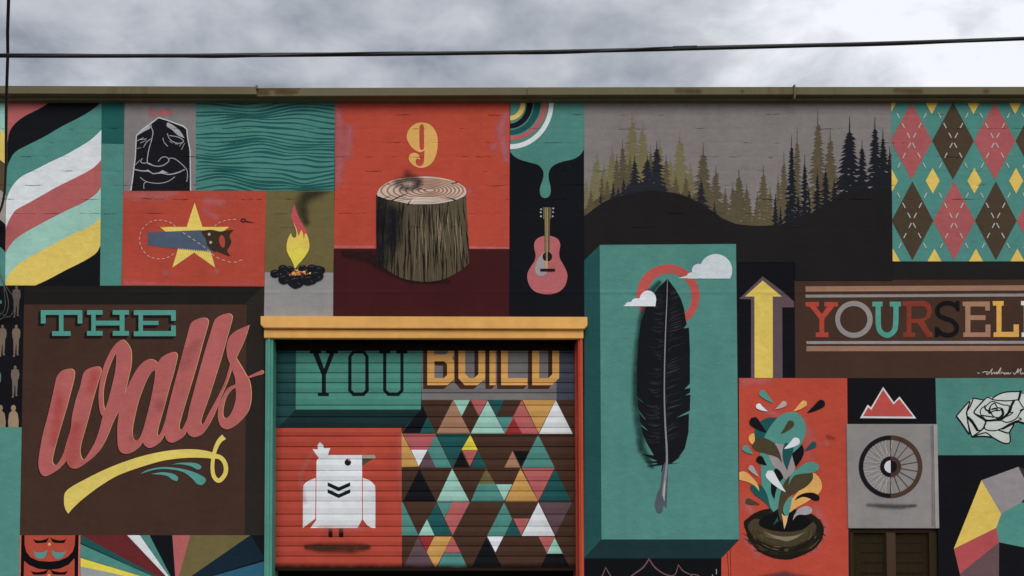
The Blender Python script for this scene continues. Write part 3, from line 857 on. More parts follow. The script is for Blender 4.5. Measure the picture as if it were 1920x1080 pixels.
# teal wood grain
p = panel('grain_panel', 'teal panel of dark flowing wood grain lines', [(367, 188), (628, 188), (628, 358), (367, 357.5)], (73, 126, 117))
def grain():
    prims = []
    def warp(x, y):
        w_ = 0
        for cx, cy, sx, sy, a in ((398, 262, 26, 20, 1.0), (455, 246, 34, 18, 0.9), (566, 314, 26, 14, 1.5), (590, 268, 40, 16, -0.8), (500, 300, 50, 22, 0.7), (420, 330, 40, 18, -0.8), (600, 225, 40, 16, 0.7), (480, 218, 50, 14, -0.5), (540, 250, 60, 16, 0.6)):
            gx = math.exp(-((x - cx) / sx) ** 2)
            dy = (y - cy) / sy
            w_ += a * 9 * gx * dy * math.exp(-dy * dy * 0.5)
        return w_ + 4.5 * math.sin(x / 46 + y / 40) + 2.2 * math.sin(x / 21 - y / 23) - 3 * math.sin(x / 70 + 1 - y / 60)
    y = 186.0
    i = 0
    while y < 366:
        i += 1
        x = 360.0 if i % 3 else 360 + rnd.random() * 60
        while x < 632:
            ln = rnd.uniform(90, 270)
            pts, ws = [], []
            wmax = rnd.uniform(2.4, 5.2)
            n = 22
            for k in range(n + 1):
                xx = x + ln * k / n
                pts.append((xx, y + warp(xx, y)))
                ws.append(0.5 + wmax * math.sin(math.pi * (k + 0.6) / (n + 1.2)) ** 0.7 * (0.75 + 0.25 * math.sin(xx / 17 + i)))
            prims.append(stroke(pts, ws, True, 2))
            x += ln * rnd.uniform(0.8, 1.0)
        y += rnd.uniform(6.0, 8.6)
    return prims
gp = grain()
gclip = [[(367, 188), (628, 188), (628, 357.6), (367, 357.2)]]
paint('grain_lines', gp, (33, 84, 82), 2, p, clip=gclip)

# star and saw
p = panel('saw_panel', 'red panel with hand saw across a yellow star and dashed stitching', [(231, 358), (499, 357.5), (495.5, 537), (227.5, 535.5)], RED)
paint('star', [z3([(602, 165), (662, 355), (870, 355), (710, 478), (762, 672), (598, 555), (428, 672), (487, 480), (330, 355), (540, 355)])], (226, 192, 98), 2, p)
tooth = []
for i in range(17):
    x = 745 - i * 17.5
    tooth += [(x, 556 - i * 1.7), (x - 6, 541 - i * 1.5)]
paint('saw_blade', [z3([(234, 398), (650, 380), (700, 440), (770, 552)] + tooth + [(445, 526), (238, 497)])], SLATE, 3, p)
paint('saw_handle', [ring(curve(z3([(650, 384, 1), (735, 378), (800, 390), (850, 381), (906, 377, 1), (882, 402), (874, 430), (888, 470), (870, 510), (855, 540), (882, 584, 1), (840, 572), (780, 547), (745, 542), (700, 500), (690, 450), (668, 420)])),
      curve(z3([(806, 414), (830, 430), (840, 470), (834, 508), (818, 516), (800, 490), (790, 450)])))], (58, 46, 36), 4, p)
paint('saw_screw', [z3(ell(715, 412, 11, n=12))], (176, 164, 150), 5, p); paint('saw_screw', [z3(ell(727, 475, 11, n=12))], (176, 164, 150), 5, p)
paint('stitching', dashes(curve(z3([(455, 355), (420, 325), (340, 302), (260, 315), (200, 365), (172, 440), (190, 520), (240, 580), (320, 605), (400, 590), (465, 545)]), False), 5.5, 4.2, 1.1)
      + dashes(curve(z3([(510, 398), (600, 458), (690, 522), (760, 582), (830, 615), (910, 631), (1000, 600)]), False), 6.2, 5, 1.1) + dashes(curve(z3([(755, 350), (800, 320), (870, 300), (960, 299)]), False), 5.5, 4, 1.1), (206, 176, 160), 5, p)
paint('needle', [ring(z3(ell(981, 303, 22, 15)), z3(ell(981, 303, 13, 8))), z3([(995, 306), (1010, 308), (1078, 323), (1005, 316)])], (40, 34, 38), 6, p)
spray('chalky_patch', [[(240, 366, 16), (300, 368, 18), (330, 362, 10)], [(390, 376, 16), (415, 380, 16)], [(385, 395, 12), (405, 408, 10)], [(232, 530, 9), (350, 536, 7), (480, 535, 8)], [(310, 512, 10)], [(408, 510, 9)]], (190, 110, 108), 2.6, p, 0.5, 2, clip=(232, 359, 497, 534))

# campfire
p = panel('fire_panel', 'olive and grey panel with campfire in a ring of black stones', [(499, 357.5), (627.5, 357.5), (625, 511), (496.5, 510.5)], OLIVE)
paint('grey_floor', [[(496.5, 510.5), (625, 511), (624.5, 594), (495, 594)]], (140, 137, 137), 1.5, p)
spray('smoke', [[(574, 416, 15), (568, 398, 22), (565, 382, 26), (575, 368, 28), (596, 358, 26), (614, 352, 18)]], (40, 40, 33), 2, p, 0.6, 1.5, clip=(500, 359, 626, 430), power=1.8)
paint('flame', [curve(c7([(278, 98, 1), (262, 150), (254, 205), (262, 245), (285, 300), (305, 370), (330, 400), (360, 400), (385, 390), (388, 350), (365, 300), (330, 240), (305, 190), (290, 140)]))], (186, 78, 84), 3, p)
paint('flame', [curve(c7([(272, 255, 1), (297, 310), (312, 372, 1), (338, 318, 1), (352, 352), (360, 400), (366, 352, 1), (385, 360), (402, 415), (405, 470), (385, 520), (345, 575), (310, 612), (285, 648, 1), (258, 582), (225, 520), (213, 460), (225, 395), (250, 346, 1), (260, 375), (278, 387), (294, 375), (295, 330), (282, 290)]))], (226, 190, 88), 4, p)
paint('flame', [curve(c7([(285, 648, 1), (258, 582), (225, 520), (216, 480), (260, 500), (320, 470), (360, 495), (398, 485), (385, 520), (345, 575), (310, 612)]))], (226, 202, 80), 5, p)
ST = [(350, 640, 30, 20), (240, 652, 32, 22), (430, 645, 40, 28), (185, 652, 36, 31), (490, 664, 38, 36), (118, 688, 38, 29), (465, 706, 48, 42), (192, 735, 44, 38), (400, 742, 53, 37), (290, 758, 59, 46)]
paint('ember_bed', [c7(ell(310, 682, 130, 38))], (70, 40, 38), 3, p)
em = random.Random(3)
for rgb, nn in (((196, 104, 66), 26), ((232, 176, 92), 18), ((240, 220, 160), 10)):
    paint('embers', [c7(ell(em.gauss(305, 45), em.gauss(684, 13), em.uniform(5, 11), em.uniform(4, 8), n=8)) for _ in range(nn)], rgb, 4 + nn / 40, p)
for k, (x, y, rx, ry) in enumerate(ST):
    rx, ry = rx * 1.22, ry * 1.2
    q = [(x + rx * (1 + em.uniform(-.12, .1)) * math.cos(t * 0.57), y + ry * (1 + em.uniform(-.12, .1)) * math.sin(t * 0.57)) for t in range(11)]
    s = paint('stone', [curve(c7(q), n=3)], (26, 27, 31), 5.5 + k * 0.3, p)
    paint('stone_highlight', [stroke(c7([(x - rx * .5, y - ry * .3), (x - rx * .1, y - ry * .55), (x + rx * .3, y - ry * .45)]), [0.4, 1.5, 0.4]), stroke(c7([(x + rx * .2, y + ry * .1), (x + rx * .5, y + ry * .35)]), [0.3, 1.6])], (74, 77, 84), 6 + k * 0.3, p)

# number nine and stump
p = panel('stump_panel', 'red and maroon panel with number nine above a sawn tree stump', [(628, 188), (956, 188), (955, 467), (626, 466)], (176, 72, 56))
paint('maroon_floor', [[(626, 466), (955, 467), (954.5, 594), (624.5, 594)]], MAROON, 1.5, p)
NO = curve(z7([(840, 244), (900, 256), (950, 300), (978, 360), (986, 430), (976, 520), (950, 590), (910, 635), (860, 659), (810, 659), (765, 640), (730, 605), (718, 570), (730, 540), (760, 522), (795, 530), (816, 552), (822, 586, 1), (798, 577), (782, 595), (788, 628), (815, 645), (842, 636), (858, 605), (864, 500, 1), (830, 517), (790, 506), (745, 470), (712, 420), (700, 375), (712, 325), (745, 280), (790, 252)]))
NI = curve(z7([(838, 262), (855, 275), (859, 330), (859, 470), (852, 492), (836, 497), (822, 485), (817, 440), (817, 300), (824, 270)]))
paint('number_nine', [ring(NO, NI)], (212, 164, 92), 3, p)
spray('chalky_patch', [[(634, 205, 12), (640, 270, 20), (634, 340, 14)], [(950, 215, 14), (938, 240, 16), (950, 300, 12)], [(925, 275, 12)], [(880, 358, 9)], [(655, 240, 14), (650, 290, 16)]], (184, 110, 118), 2, p, 0.55, 2.5, clip=(629, 192, 955, 400))
spray('chalky_edge', [[(628, 463, 4), (700, 463, 4)], [(880, 464.5, 4), (954, 465, 4)]], (200, 120, 116), 2.2, p, 0.7, 1.2, clip=(627, 458, 955, 466))
spray('painted_shadow', [[(646, 476, 9), (690, 482, 16), (720, 500, 16), (770, 526, 9), (840, 528, 6)]], (42, 28, 28), 2.3, p, 0.8, 2, clip=(628, 466.5, 954, 560))
LO = curve(d1([(78, 225, 1), (74, 400), (76, 600), (82, 845, 1), (150, 892), (250, 960), (350, 1000), (480, 1020), (600, 1018), (720, 990), (850, 920), (932, 852, 1), (930, 720), (915, 480), (902, 225, 1)]))
paint('stump_side', [LO], (82, 73, 57), 3, p)
bk = random.Random(11)
def bark(n, wlo, whi, xs, ylo, yhi):
    res = []
    for _ in range(n):
        x = bk.uniform(*xs); y = bk.uniform(ylo, yhi); ln = bk.uniform(160, 520)
        pts = []
        ph = bk.uniform(0, 6)
        for k in range(7):
            pts.append((x + 6 * math.sin(ph + k * 0.8) + (x - 500) * 0.00012 * (y + ln * k / 6 - 300), y + ln * k / 6))
        res.append(stroke(d1(pts), [v / 4.909 for v in (1, wlo * .8, bk.uniform(wlo, whi), bk.uniform(wlo, whi), whi * .7, wlo, 1)], True, 3))
    return res
paint('bark_furrows', bark(120, 5, 13, (75, 925), 200, 820), (32, 28, 25), 4, p, clip=[LO])
paint('bark_highlights', bark(18, 2, 6, (430, 860), 300, 560) + bark(10, 2, 6, (540, 860), 300, 520), (140, 122, 102), 5, p, clip=[LO])
paint('bark_highlights', bark(26, 2, 7, (280, 900), 300, 800), (104, 92, 72), 4.5, p, clip=[LO])
spray('painted_shadow', [[(704, 370, 46), (706, 430, 52), (710, 490, 40)], [(735, 400, 34), (732, 450, 34)]], (26, 26, 32), 5.5, p, 0.75, 2, mask=[LO], power=1.2)
TO = curve(d1([(84, 212), (110, 160), (180, 110), (270, 75), (400, 58), (560, 54), (700, 72), (810, 105), (885, 150), (904, 192), (890, 230), (820, 265), (720, 290), (620, 305), (480, 309), (370, 304), (240, 276), (160, 260), (100, 240)]))
paint('stump_top', [TO], (196, 176, 162), 6, p)
rings = []
for k in range(8):
    f = (k + 0.6) / 8
    cx, cy, rx, ry = 575 - 80 * f, 180 + 2 * f, 22 + 375 * f, 8 + 108 * f
    wv = 11 - 3 * f
    a = ell(cx, cy, rx + wv * .9, ry + wv * .45, 40); b = ell(cx, cy, rx - wv * .9, ry - wv * .45, 40)
    rings.append(ring(d1(a), d1(b)))
paint('growth_rings', rings, (150, 108, 84), 7, p, clip=[TO])
paint('growth_rings', [stroke(d1([(150 + 30 * k, 262 - 3 * k), (330 + 40 * k, 285 - 12 * k), (520 + 30 * k, 290 - 14 * k), (760 + 10 * k, 272 - 14 * k)]), [0.3, 1.6, 1.4, 0.3]) for k in range(4)], (214, 200, 188), 7.5, p, clip=[TO])
paint('split', [stroke(d1(q), w_) for q, w_ in (([(370, 205), (300, 235), (215, 275)], [0.4, 1.6, 2.2]), ([(395, 270), (365, 310)], [0.6, 2.4]), ([(700, 232), (760, 255), (805, 270)], [0.3, 1.6, 2]), ([(825, 102), (790, 115), (760, 120)], [2, 1.4, 0.4]), ([(535, 178), (480, 165)], [0.4, 1.5]), ([(210, 225), (150, 255), (100, 240)], [0.3, 1.2, 2]), ([(200, 130), (180, 115)], [0.4, 1.4]))], (36, 28, 26), 8, p)
spray('scorch', [[(746, 342, 14), (756, 337, 13), (772, 334, 16), (786, 340, 13), (782, 349, 12), (768, 352, 11), (756, 350, 13)], [(765, 330, 17)]], (44, 38, 36), 8.5, p, 0.6, 1.2)
spray('scorch_centre', [[(759, 346, 6), (769, 346, 8)]], (176, 158, 146), 9, p, 0.9, 1.0)

# drip and guitar
p = panel('guitar_panel', 'black panel with pink guitar below a dripping teal rainbow', [(956, 188), (1094.5, 188), (1096, 594), (954.5, 594)], (20, 21, 26))
paint('drip', [curve(a1([(80, 60, 1), (728, 60, 1), (726, 520, 1), (690, 570), (630, 603), (540, 625), (470, 652), (430, 692), (415, 740), (420, 790), (432, 840), (435, 890), (420, 930), (386, 945), (352, 930), (338, 885), (345, 840), (365, 780), (372, 730), (360, 692), (320, 652), (240, 630), (160, 605), (110, 575), (79, 540, 1)]))], (76, 128, 118), 2, p)
for k, (o_, i_, c) in enumerate((((384, 410), (344, 367), (206, 212, 214)), ((328, 334), (284, 297), CORAL), ((270, 284), (212, 241), DTEAL), ((202, 228), (148, 184), (24, 24, 30)), ((136, 157), (94, 117), (218, 180, 92)))):
    q = ell(76, 105, o_[0], o_[1], 24, -0.2, math.pi / 2) + ell(76, 105, i_[0], i_[1], 24, -0.2, math.pi / 2)[::-1]
    paint('rainbow_arc', [a1(q)], c, 3, p, clip=[rect(956.5, 188, 1094, 320)])
paint('guitar_body', [curve(a2([(405, 338), (455, 345), (500, 370), (519, 420), (510, 480), (516, 540), (550, 600), (577, 660), (581, 710), (560, 780), (510, 830), (450, 850), (405, 854), (350, 848), (290, 825), (250, 780), (230, 720), (232, 665), (260, 610), (292, 560), (302, 510), (290, 450), (292, 400), (315, 365), (360, 343)]))], (176, 98, 100), 2, p)
paint('pickguard', [curve(a2([(385, 478, 1), (345, 515), (312, 565), (297, 620), (305, 670), (335, 692), (375, 688), (400, 665), (404, 630), (385, 575)]))], (152, 146, 148), 3, p)
paint('sound_hole', [a2(ell(405, 522, 42))], (26, 26, 28), 4, p)
paint('guitar_neck', [a2([(379, 186), (428, 186), (424, 480), (382, 480)]), a2([(366, 88), (441, 88), (438, 190), (368, 190)])], (96, 86, 62), 5, p)
paint('guitar_strings', [stroke(a2([(388, 90), (392, 300), (396, 560)]), 0.9), stroke(a2([(404, 90), (404, 560), (402, 626)]), [1.4, 1.2, 0.8])], (170, 150, 104), 6, p)
paint('string_ends', [a2([(384, 560), (410, 560), (408, 628), (396, 628)])], (214, 150, 104), 5.5, p)
paint('bridge', [a2(rect(343, 628, 473, 651))], (34, 24, 26), 7, p)
for x, y in ((350, 105), (347, 132), (349, 167), (457, 97), (455, 130), (452, 167)):
    paint('tuning_peg', [a2(ell(x, y, 8, n=10))], (150, 168, 170), 5, p)

# forest
p = panel('forest_panel', 'grey panel with painted conifer silhouettes on a black hillside', [(1095, 188), (1671, 188), (1674, 526), (1491, 526), (1491, 492), (1381, 492), (1380.6, 456.6), (1124.4, 458.5), (1095.4, 487.6)], (124, 118, 116))
FCL = [[(1095, 188), (1670.7, 188), (1672.5, 492), (1095.5, 492)]]
def conifer(x, top, base, wid, seed):
    """Thin spire above drooping, uneven branch tiers; returns one outline per branch."""
    r = random.Random(seed)
    H = base - top
    wt = max(1.6, wid * 0.16)
    res = [[(x - 0.25, top - 2), (x + 0.25, top - 2), (x + wt * 0.5, base), (x - wt * 0.5, base)]]
    for sg in (1, -1):
        y = top + H * r.uniform(0.13, 0.2)
        while y < base:
            t = (y - top) / H
            w_ = wid * 0.5 * (0.07 + 0.93 * t ** 1.05) * r.uniform(0.72, 1.15)
            th = (2.2 + 4.2 * t) * r.uniform(0.8, 1.2)
            dp_ = w_ * r.uniform(0.25, 0.6)
            res.append([(x - sg * 0.2, y - th * 0.7), (x + sg * w_ * 0.55, y + dp_ * 0.35 - th * 0.1), (x + sg * w_, y + dp_), (x + sg * w_ * 0.5, y + dp_ * 0.6 + th * 0.55), (x - sg * 0.2, y + th * 1.1)])
            y += th * r.uniform(1.1, 1.6)
    return res
LT = [(405, 115, 700, 150), (485, 180, 690, 130), (152, 405, 760, 110), (262, 360, 740, 120), (605, 305, 690, 100), (752, 255, 715, 130), (683, 440, 700, 80), (828, 490, 745, 80), (75, 600, 850, 70), (203, 480, 745, 70), (555, 500, 690, 90), (110, 640, 800, 60)]
MD = [(337, 325, 720, 100), (295, 425, 730, 70), (392, 415, 700, 80), (540, 365, 690, 70), (652, 430, 695, 80), (722, 570, 710, 60), (795, 570, 730, 60), (920, 340, 800, 130), (1012, 510, 850, 110), (1080, 670, 890, 80), (1135, 625, 915, 80), (1178, 535, 925, 110), (225, 600, 760, 60), (188, 560, 780, 50), (108, 680, 830, 60), (1235, 640, 935, 90), (960, 640, 830, 80), (1050, 760, 890, 60)]
DK = [(425, 435, 710, 100), (515, 425, 700, 110), (585, 330, 700, 120), (345, 590, 730, 50), (270, 620, 745, 40), (907, 600, 790, 80), (820, 690, 740, 34), (1002, 770, 850, 26), (180, 700, 780, 30), (305, 660, 735, 40), (470, 600, 700, 70), (640, 640, 700, 60), (375, 640, 715, 60)]
MD4 = [(22, 535, 930, 110), (80, 700, 930, 90), (155, 700, 935, 80), (198, 500, 935, 120), (247, 660, 935, 80), (305, 575, 930, 80), (347, 400, 920, 90), (443, 230, 920, 100), (592, 100, 850, 150), (682, 235, 800, 140), (520, 640, 880, 70)]
DK4 = [(402, 290, 930, 100), (498, 430, 880, 80), (285, 710, 935, 50), (322, 800, 930, 40), (588, 530, 850, 70), (648, 510, 800, 90), (712, 600, 780, 70), (822, 155, 740, 190), (912, 325, 700, 110), (1005, 155, 700, 130), (1063, 240, 700, 110), (1112, 370, 700, 90), (528, 650, 880, 40), (450, 700, 915, 70), (370, 760, 930, 50)]
sd = 0
for lst, zf, rgb, L, nm in ((LT, a3, (112, 104, 72), 2, 'pale_conifer'), (MD, a3, (86, 77, 58), 3, 'brown_conifer'), (MD4, a4, (88, 79, 58), 3, 'brown_conifer'), (DK, a3, (36, 38, 45), 4, 'dark_conifer'), (DK4, a4, (30, 31, 37), 4, 'dark_conifer')):
    for k, (x, t, b_, wd) in enumerate(lst):
        sd += 1
        (px, pt), (_, pb_) = zf([(x, t), (x, b_)])
        paint(nm, conifer(px, pt, pb_, wd / 3.857 * (1.75 if zf is a3 else 1.5), sd), rgb, L + 0.04 * k, p, clip=FCL)
UG = curve(a3([(50, 800), (150, 760), (260, 700), (420, 690)]), False)[:-1]
HL = curve(a3([(40, 885), (150, 802), (230, 752), (330, 722), (480, 690), (620, 688), (750, 710), (850, 750), (920, 790), (1000, 840), (1060, 885), (1150, 922)]) + a4([(0, 925), (120, 938), (260, 935), (400, 915), (520, 860), (640, 800), (720, 740), (800, 700), (950, 670), (1130, 680)]), False)
paint('forest_floor', [curve(a3([(40, 840), (160, 740), (300, 700), (480, 660), (700, 690), (900, 760), (1050, 850), (1160, 890)]) + a4([(0, 890), (150, 905), (300, 900), (420, 860), (500, 800)]), False) + a4([(520, 960), (0, 960)]) + a3([(1100, 960), (40, 900)])], (80, 71, 48), 2.8, p, clip=FCL)
sn = random.Random(5)
gaps = []
for _ in range(46):
    x, y = sn.choice([(sn.uniform(0, 270), sn.uniform(820, 905)), (sn.uniform(720, 1110), sn.uniform(520, 700)), (sn.uniform(400, 680), sn.uniform(650, 830))])
    gaps.append(a4(ell(x, y, sn.uniform(5, 15), sn.uniform(2, 5), n=7)))
paint('light_gap', gaps, (118, 112, 110), 4.8, p, clip=FCL)['kind'] = 'stuff'
paint('black_hill', [HL + [(1676, 526.5), (1090, 526.5)]], (31, 29, 29), 5, p,
      clip=[[(1095, 188), (1671, 188), (1674, 526), (1491, 526), (1491, 492), (1381, 492), (1380.6, 456.6), (1124.4, 458.5), (1095.4, 487.6)]])

# argyle
AP = [(1671, 188), (2180, 186), (2180, 490), (1673, 490)]
p = panel('argyle_panel', 'argyle panel of coral and brown diamonds on teal with dashed lines', AP, TEAL)
def dia(cx, cy, hw, hh): return a5([(cx, cy - hh), (cx + hw, cy), (cx, cy + hh), (cx - hw, cy)])
for k in range(7):
    for row, cy, hh, x0 in ((0, 308, 238, 225), (1, 798, 242, 232)):
        cx = x0 + 256 * k
        c = CORAL if (k + row) % 2 == 0 else (72, 60, 46)
        paint('large_diamond', [dia(cx, cy, 128, hh)], (162, 86, 87) if c == CORAL else c, 2 + 0.05 * (k % 2) + 0.1 * row, p, clip=[AP])
for k in range(-1, 7):
    for cx, cy in ((352 + 256 * k - 2, 65), (357 + 256 * k - 1, 553), (367 + 254.5 * k, 1048)):
        if cx < 60: cx += 0
        paint('small_diamond', [dia(cx, cy, 43, 79)], (222, 184, 94), 3, p, clip=[AP])
ds = []
for k in range(-2, 7):
    x0 = 97 + 256 * k
    for sgn in (1, -1):
        for (ya, yb, xo, xe) in ((65, 553, 0, 258), (553, 1048, 258 if sgn > 0 else 0, 0)):
            pass
    for (xa, ya, xb, yb) in ((x0, 65, x0 + 258, 553), (x0 + 258, 65, x0 + 2, 553), (x0 + 4, 553, x0 + 262, 1048), (x0 + 260, 553, x0 + 8, 1048)):
        for j in range(8):
            t0, t1 = (j + 0.18) / 8 + 0.0, (j + 0.68) / 8
            if j in (0, 7): continue
            a = (xa + (xb - xa) * t0, ya + (yb - ya) * t0); b_ = (xa + (xb - xa) * t1, ya + (yb - ya) * t1)
            ds.append(stroke(a5([a, b_]), 1.9, False, cap=False))
for q in ds:
    if all(1672 < x < 2179 for x, _ in q['loops'][0]): paint('dash', [q], (176, 176, 170), 4, p)

# feather box
p = panel('feather_panel', 'teal painted block with black feather, coral ring and two white clouds', b2([(150, 62), (1013, 55)]) + b3([(971, 862), (152, 862)]), (79, 132, 123), 2)
paint('block_side', [b2([(150, 62), (52, 160)]) + [(1096, 700)] + b3([(46, 975), (152, 862)])], (34, 76, 74), 1.8, p)
paint('block_underside', [b3([(152, 862), (971, 862), (864, 975), (46, 975)])], (28, 50, 53), 1.9, p)
paint('coral_ring', [ring(b2(ell(582, 388, 200, 200, 48)), b2(ell(590, 392, 142, 148, 48)))], (180, 82, 76), 3, p)
spray('painted_shadow', [[(1236, 530, 8), (1216, 552, 12), (1204, 600, 13), (1195, 680, 14), (1194, 760, 14), (1203, 840, 13), (1222, 874, 8)]], (34, 58, 55), 3.6, p, 0.75, 1.5)
def fz(pts): return d2(pts)
FE = fz([(187, 30), (200, 45), (222, 75), (245, 115), (258, 155), (266, 205), (270, 225), (256, 243), (280, 240), (284, 330), (284, 480), (260, 505), (286, 500), (284, 520), (262, 532), (286, 528), (284, 596), (220, 630), (280, 610), (278, 690), (262, 760), (235, 800), (200, 822), (252, 790), (205, 824),
         (250, 822), (190, 828), (160, 862), (165, 832), (92, 840), (150, 824), (85, 818), (145, 814), (75, 784), (130, 790), (100, 740), (80, 695), (72, 665), (105, 685), (70, 648), (66, 610), (98, 642), (62, 590), (58, 545), (90, 568), (56, 535), (56, 420), (62, 300), (72, 220), (92, 160), (120, 105), (150, 65)])
paint('feather_vane', [FE], (23, 24, 28), 4, p)
fr_ = random.Random(4)
barbs = []
for k in range(150):
    y = fr_.uniform(80, 740); s = fr_.choice((-1, 1))
    xq = 184 - 0.012 * (y - 30) - (10 if y > 400 else 0)
    ln = fr_.uniform(25, 85)
    barbs.append(stroke(fz([(xq + s * fr_.uniform(6, 20), y), (xq + s * ln * .6, y - 2 + (8 if s < 0 else -8)), (xq + s * ln, y + (-4 if s < 0 else -20))]), [0.2, fr_.uniform(0.5, 1.3), 0.2]))
paint('feather_barbs', barbs, (54, 55, 60), 5, p, clip=[FE])['kind'] = 'stuff'
paint('feather_shaft', [stroke(fz([(187, 34), (185, 120), (179, 260), (175, 400), (174, 540), (178, 660), (184, 760), (184, 830), (176, 900), (170, 960)]), [0.9, 1.5, 2.0, 2.2, 2.4, 3, 3.6, 4, 5, 6])], (132, 130, 134), 6, p)
paint('feather_quill', [curve(fz([(190, 820), (188, 900), (186, 960), (183, 1020, 1), (172, 1000, 1), (160, 1038), (140, 1030), (134, 1000), (142, 960), (158, 920), (166, 850), (176, 822)]))], (78, 86, 92), 5.6, p)
paint('feather_quill', [stroke(fz([(176, 900), (172, 960), (174, 985)]), [1.5, 3, 1.2])], (168, 166, 166), 6.5, p)
paint('cloud', [b2(ell(885, 226, 104, 104)), b2(ell(775, 228, 42, 44)), b2(ell(742, 262, 40, 26)), b2([(642, 276), (690, 262), (740, 250), (880, 200), (985, 230), (978, 262), (960, 278)])], (198, 206, 208), 5.2, p, clip=[b2(rect(600, 100, 1000, 278))])
paint('cloud', [b2(ell(455, 408, 52, 54)), b2(ell(382, 428, 32, 26)), b2(ell(340, 445, 28, 20)), b2([(298, 452), (330, 432), (380, 410), (455, 380), (508, 410), (502, 454)])], (208, 214, 217), 5.3, p, clip=[b2(rect(280, 340, 520, 453))])
p = panel('scallop_panel', 'black panel with thin mauve scalloped lines', [(1095.5, 1047), (1352, 1047), (1353, 1330), (1095.5, 1330)], (17, 18, 21), 1.2)
SC = [[(180, 620), (250, 510), (292, 410), (345, 500), (420, 600)], [(500, 600), (610, 505), (740, 410), (812, 305), (880, 405), (990, 485), (1080, 510), (1130, 485), (1165, 375), (1215, 445), (1300, 490), (1400, 505), (1500, 600)]]
paint('scallop_lines', [stroke(d5(SC[0][:3]), [1.5, 2, 1.2]), stroke(d5(SC[0][2:]), [1.2, 2, 1.5]), stroke(d5(SC[1][:4]), [1.5, 2.4, 2.6, 2]), stroke(d5(SC[1][3:7]), [2, 2.4, 2.2, 2]), stroke(d5(SC[1][6:9]), [1.5, 2, 1.2]), stroke(d5(SC[1][8:]), [1.2, 2, 2, 2, 1.5])], (112, 80, 84), 2, p)
paint('pale_tick', [stroke(d5([(1620, 430), (1622, 490)]), 1.8), stroke(d5([(1575, 495), (1570, 540)]), 1.6), stroke(d5([(1322, 488), (1322, 530)]), 1.6)], (150, 140, 128), 2, p)

# arrow
p = panel('arrow_panel', 'black panel with yellow upward arrow and mauve block shadow', [(1380.5, 492), (1491, 492), (1491, 709), (1385, 709)], (20, 20, 25), 1.3)
paint('arrow_shadow', [b4([(270, 172), (440, 300), (535, 385), (535, 433), (435, 433), (438, 1030), (172, 1030), (172, 365), (70, 362)])], (92, 76, 82), 2, p, clip=[rect(1381, 493, 1490.5, 709)])
paint('arrow', [b4([(270, 207), (432, 342), (355, 342), (356, 1030), (202, 1030), (200, 342), (120, 342)])], (214, 188, 92), 3, p, clip=[rect(1381, 493, 1490.5, 708.5)])

# yourself
p = panel('lettering_panel', 'brown panel with multicoloured slab lettering between double rules', [(1490, 525), (2180, 524), (2180, 708.5), (1491, 709)], (68, 49, 40), 1.6)
for nm, q, c in (('wide_rule', [(1510.4, 537), (2180, 533.5), (2180, 543), (1510.4, 546.8)], (148, 112, 92)), ('thin_rule', [(1510.6, 552.5), (2180, 549), (2180, 554.5), (1510.6, 558)], (138, 132, 130)),
                 ('thin_rule', [(1512, 639.7), (2180, 638.8), (2180, 644), (1512, 645)], (146, 140, 140)), ('wide_rule', [(1512, 649), (2180, 648), (2180, 657.5), (1512, 658.6)], (148, 112, 92))):
    paint(nm, [q], c, 2.6, p)
LET = [(RED, [b4([(632, 388), (745, 388), (745, 425), (722, 428), (768, 490), (815, 428), (790, 425), (790, 388), (905, 388), (905, 425), (872, 428), (790, 530), (790, 645), (825, 645), (825, 685), (718, 685), (718, 645), (748, 645), (748, 530), (665, 428), (632, 425)])]),
       ((140, 134, 132), [ring(b4(ell(1040, 535, 158, 156, 44)), b4(ell(1038, 535, 116, 113, 44)))]),
       ((80, 148, 132), [b5(rect(160, 385, 247, 426)), b5(rect(308, 385, 402, 426)), curve(b5([(188, 420, 1), (189, 580), (215, 655), (284, 691), (350, 658), (378, 590), (382, 420, 1), (338, 420, 1), (334, 580), (318, 628), (285, 646), (252, 630), (234, 585), (232, 420, 1)]))]),
       ((126, 56, 44), [ring(curve(b5([(413, 382, 1), (590, 380), (640, 402), (663, 460), (645, 518), (596, 548, 1), (648, 643, 1), (670, 645, 1), (670, 684, 1), (622, 684, 1), (542, 566, 1), (490, 566, 1), (490, 646, 1), (522, 648, 1), (522, 684, 1), (420, 684, 1), (420, 646, 1), (449, 644, 1), (449, 426, 1), (413, 420, 1)])),
              curve(b5([(490, 426, 1), (585, 424), (615, 445), (622, 480), (605, 515), (560, 530), (490, 530, 1)])))]),
       ((22, 21, 23), [stroke(b5([(876, 432), (842, 406), (790, 398), (738, 412), (710, 452), (722, 500), (775, 528), (835, 550), (870, 590), (868, 635), (830, 664), (780, 668), (735, 650), (706, 618)]), 8.6), b5([(864, 380), (897, 380), (897, 468), (868, 465)]), b5([(688, 598), (716, 600), (722, 683), (688, 684)])]),
       (TAN, [b5([(922, 385), (1152, 383), (1152, 460), (1113, 460), (1113, 426), (988, 426), (988, 500), (1115, 500), (1115, 540), (988, 540), (988, 645), (1115, 645), (1115, 578), (1157, 578), (1157, 683), (928, 683), (928, 645), (945, 645), (945, 426), (922, 420)])]),
       ((220, 164, 84), [b5([(1175, 380), (1268, 380), (1268, 418), (1250, 420), (1250, 640), (1352, 640), (1352, 577), (1397, 577), (1397, 683), (1183, 683), (1183, 645), (1208, 642), (1208, 420), (1178, 418)])]),
       ((208, 208, 206), [b5([(1415, 380), (1640, 380), (1640, 455), (1600, 455), (1600, 418), (1484, 418), (1484, 500), (1580, 500), (1580, 540), (1484, 540), (1484, 645), (1515, 645), (1515, 683), (1420, 683), (1420, 645), (1440, 645), (1440, 418), (1415, 415)])])]
for c, q in LET: paint('painted_letter', q, c, 3, p)
